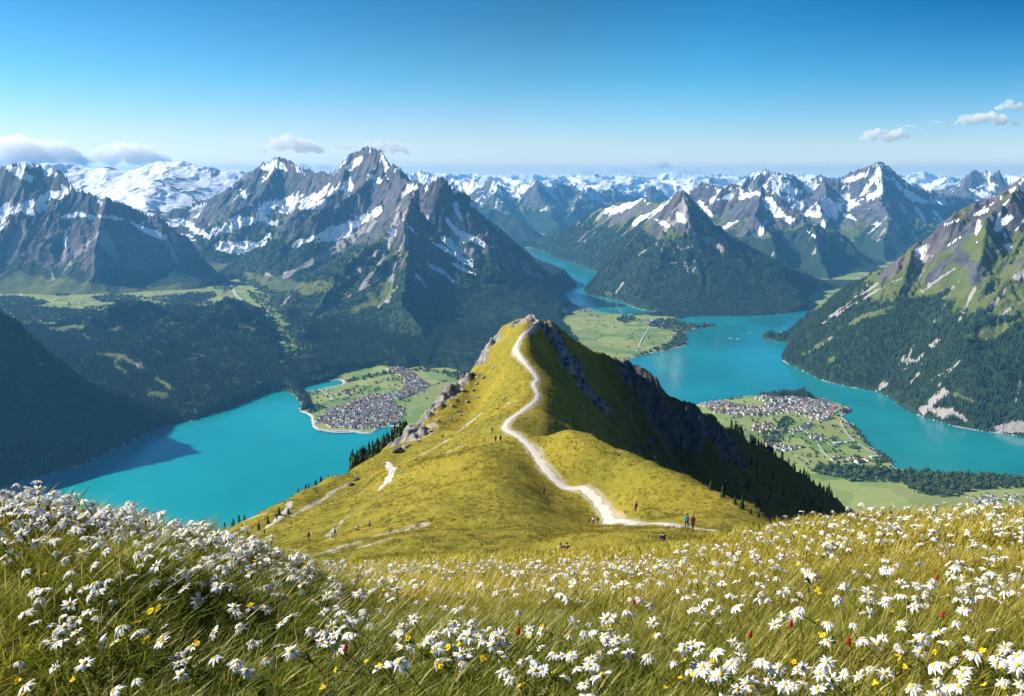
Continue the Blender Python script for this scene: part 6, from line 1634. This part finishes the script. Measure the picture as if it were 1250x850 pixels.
# ------------------------------------------------------------------ clouds (puffs of vapour beyond the haze)
def cloud_mat(depth, g=0.0):
    t = NT('cloud')
    v = t.n('VolumeScatter', {'Color': (1.0, 1.0, 1.0), 'Density': 1 / depth, 'Anisotropy': g})
    t.t.links.new(v.outputs[0], t.out.inputs[1])
    return t.m
M_CLOUD = cloud_mat(400.0); M_CLOUD_BIG = cloud_mat(560.0, .4)
def cloud(u, v, wpx, hpx, n, seed, label, Y=52000):
    """v = row of the flat base"""
    rr = random.Random(seed); c = P(u, v, Y); s = Y / FPX; bm = bmesh.new()
    for k in range(int(n * 1.7)):
        f = rr.uniform(-1, 1); env = (1 - abs(f) ** 2.2); x = f * wpx / 2 * s
        r = hpx * s * rr.uniform(.11, .30) * (.45 + .55 * env)
        z = r * .5 + rr.random() * max(0, hpx * s * env * .75 - r)
        bmesh.ops.create_icosphere(bm, subdivisions=3, radius=1, matrix=Matrix.Translation((x, rr.uniform(-.12, .12) * wpx * s * .5, z)) @ Matrix.Diagonal((r * 1.35, r * 1.2, r * .85, 1)))
    me = bpy.data.meshes.new('cloud'); bm.to_mesh(me); bm.free()
    tmp = bpy.data.objects.new('tmp', me); COL.objects.link(tmp)
    rm = tmp.modifiers.new('skin', 'REMESH'); rm.mode = 'VOXEL'; rm.voxel_size = max(hpx * s / 34, 22)
    sm = tmp.modifiers.new('soft', 'SMOOTH'); sm.iterations = 1
    m3 = bpy.data.meshes.new_from_object(tmp.evaluated_get(bpy.context.evaluated_depsgraph_get()))
    bpy.data.objects.remove(tmp); bpy.data.meshes.remove(me); me = m3; me.name = 'cloud'
    co = np.empty(len(me.vertices) * 3, np.float32); me.vertices.foreach_get('co', co); co = co.reshape(-1, 3).astype(float)
    k_ = hpx * s
    co[:, 0] += fbm(co[:, 0] / (k_ * .5), co[:, 2] / (k_ * .5), seed, 4) * k_ * .12; co[:, 2] += fbm(co[:, 0] / (k_ * .35), co[:, 1] / (k_ * .5) + 9, seed, 4) * k_ * .14
    me.vertices.foreach_set('co', np.ascontiguousarray(co, dtype=np.float32).ravel()); me.materials.clear(); me.materials.append(M_CLOUD_BIG if u < 620 else M_CLOUD)
    me.polygons.foreach_set('use_smooth', np.full(len(me.polygons), True))
    o = bpy.data.objects.new('cloud', me); o.location = c; tag(link(o), label, 'cloud', None)
cloud(38, 202, 130, 46, 60, 1, 'biggest white cloud at the left edge over the mountains')
cloud(152, 200, 118, 32, 50, 2, 'long white cloud second from the left')
cloud(356, 186, 76, 26, 40, 3, 'rounded white cloud left of the jagged dark summit')
cloud(467, 187, 68, 20, 34, 4, 'white cloud just right of the jagged dark summit')
cloud(418, 182, 26, 9, 14, 5, 'wispy small cloud left of the jagged dark summit')
cloud(380, 208, 70, 11, 22, 6, 'low pale cloud behind the dark summits')
cloud(290, 204, 44, 8, 16, 7, 'low faint cloud above the glacier')
cloud(298, 168, 16, 6, 8, 8, 'tiny cloud high over the glacier')
cloud(1082, 171, 66, 19, 30, 9, 'white cloud left of the pair on the right sky')
cloud(1200, 152, 76, 19, 34, 10, 'larger white cloud at the upper right')
cloud(1234, 134, 38, 15, 18, 11, 'small white cloud touching the right edge')
cloud(1110, 158, 28, 8, 12, 12, 'thin cloud above the middle right cloud')
cloud(1145, 152, 20, 7, 10, 13, 'tiny thin cloud between the two right clouds')
cloud(806, 206, 30, 15, 16, 14, 'small bright cloud over the middle of the horizon')
cloud(760, 213, 60, 11, 18, 15, 'flat faint cloud low over the middle horizon')
cloud(842, 213, 44, 11, 16, 16, 'flat small cloud right of the bright middle cloud')
cloud(720, 213, 40, 9, 14, 17, 'faint flat cloud low over the fjord')
cloud(1034, 164, 10, 5, 6, 18, 'tiniest puff of cloud left of the right clouds')
cloud(935, 200, 14, 5, 7, 19, 'tiny puff of cloud above the snowy massif')
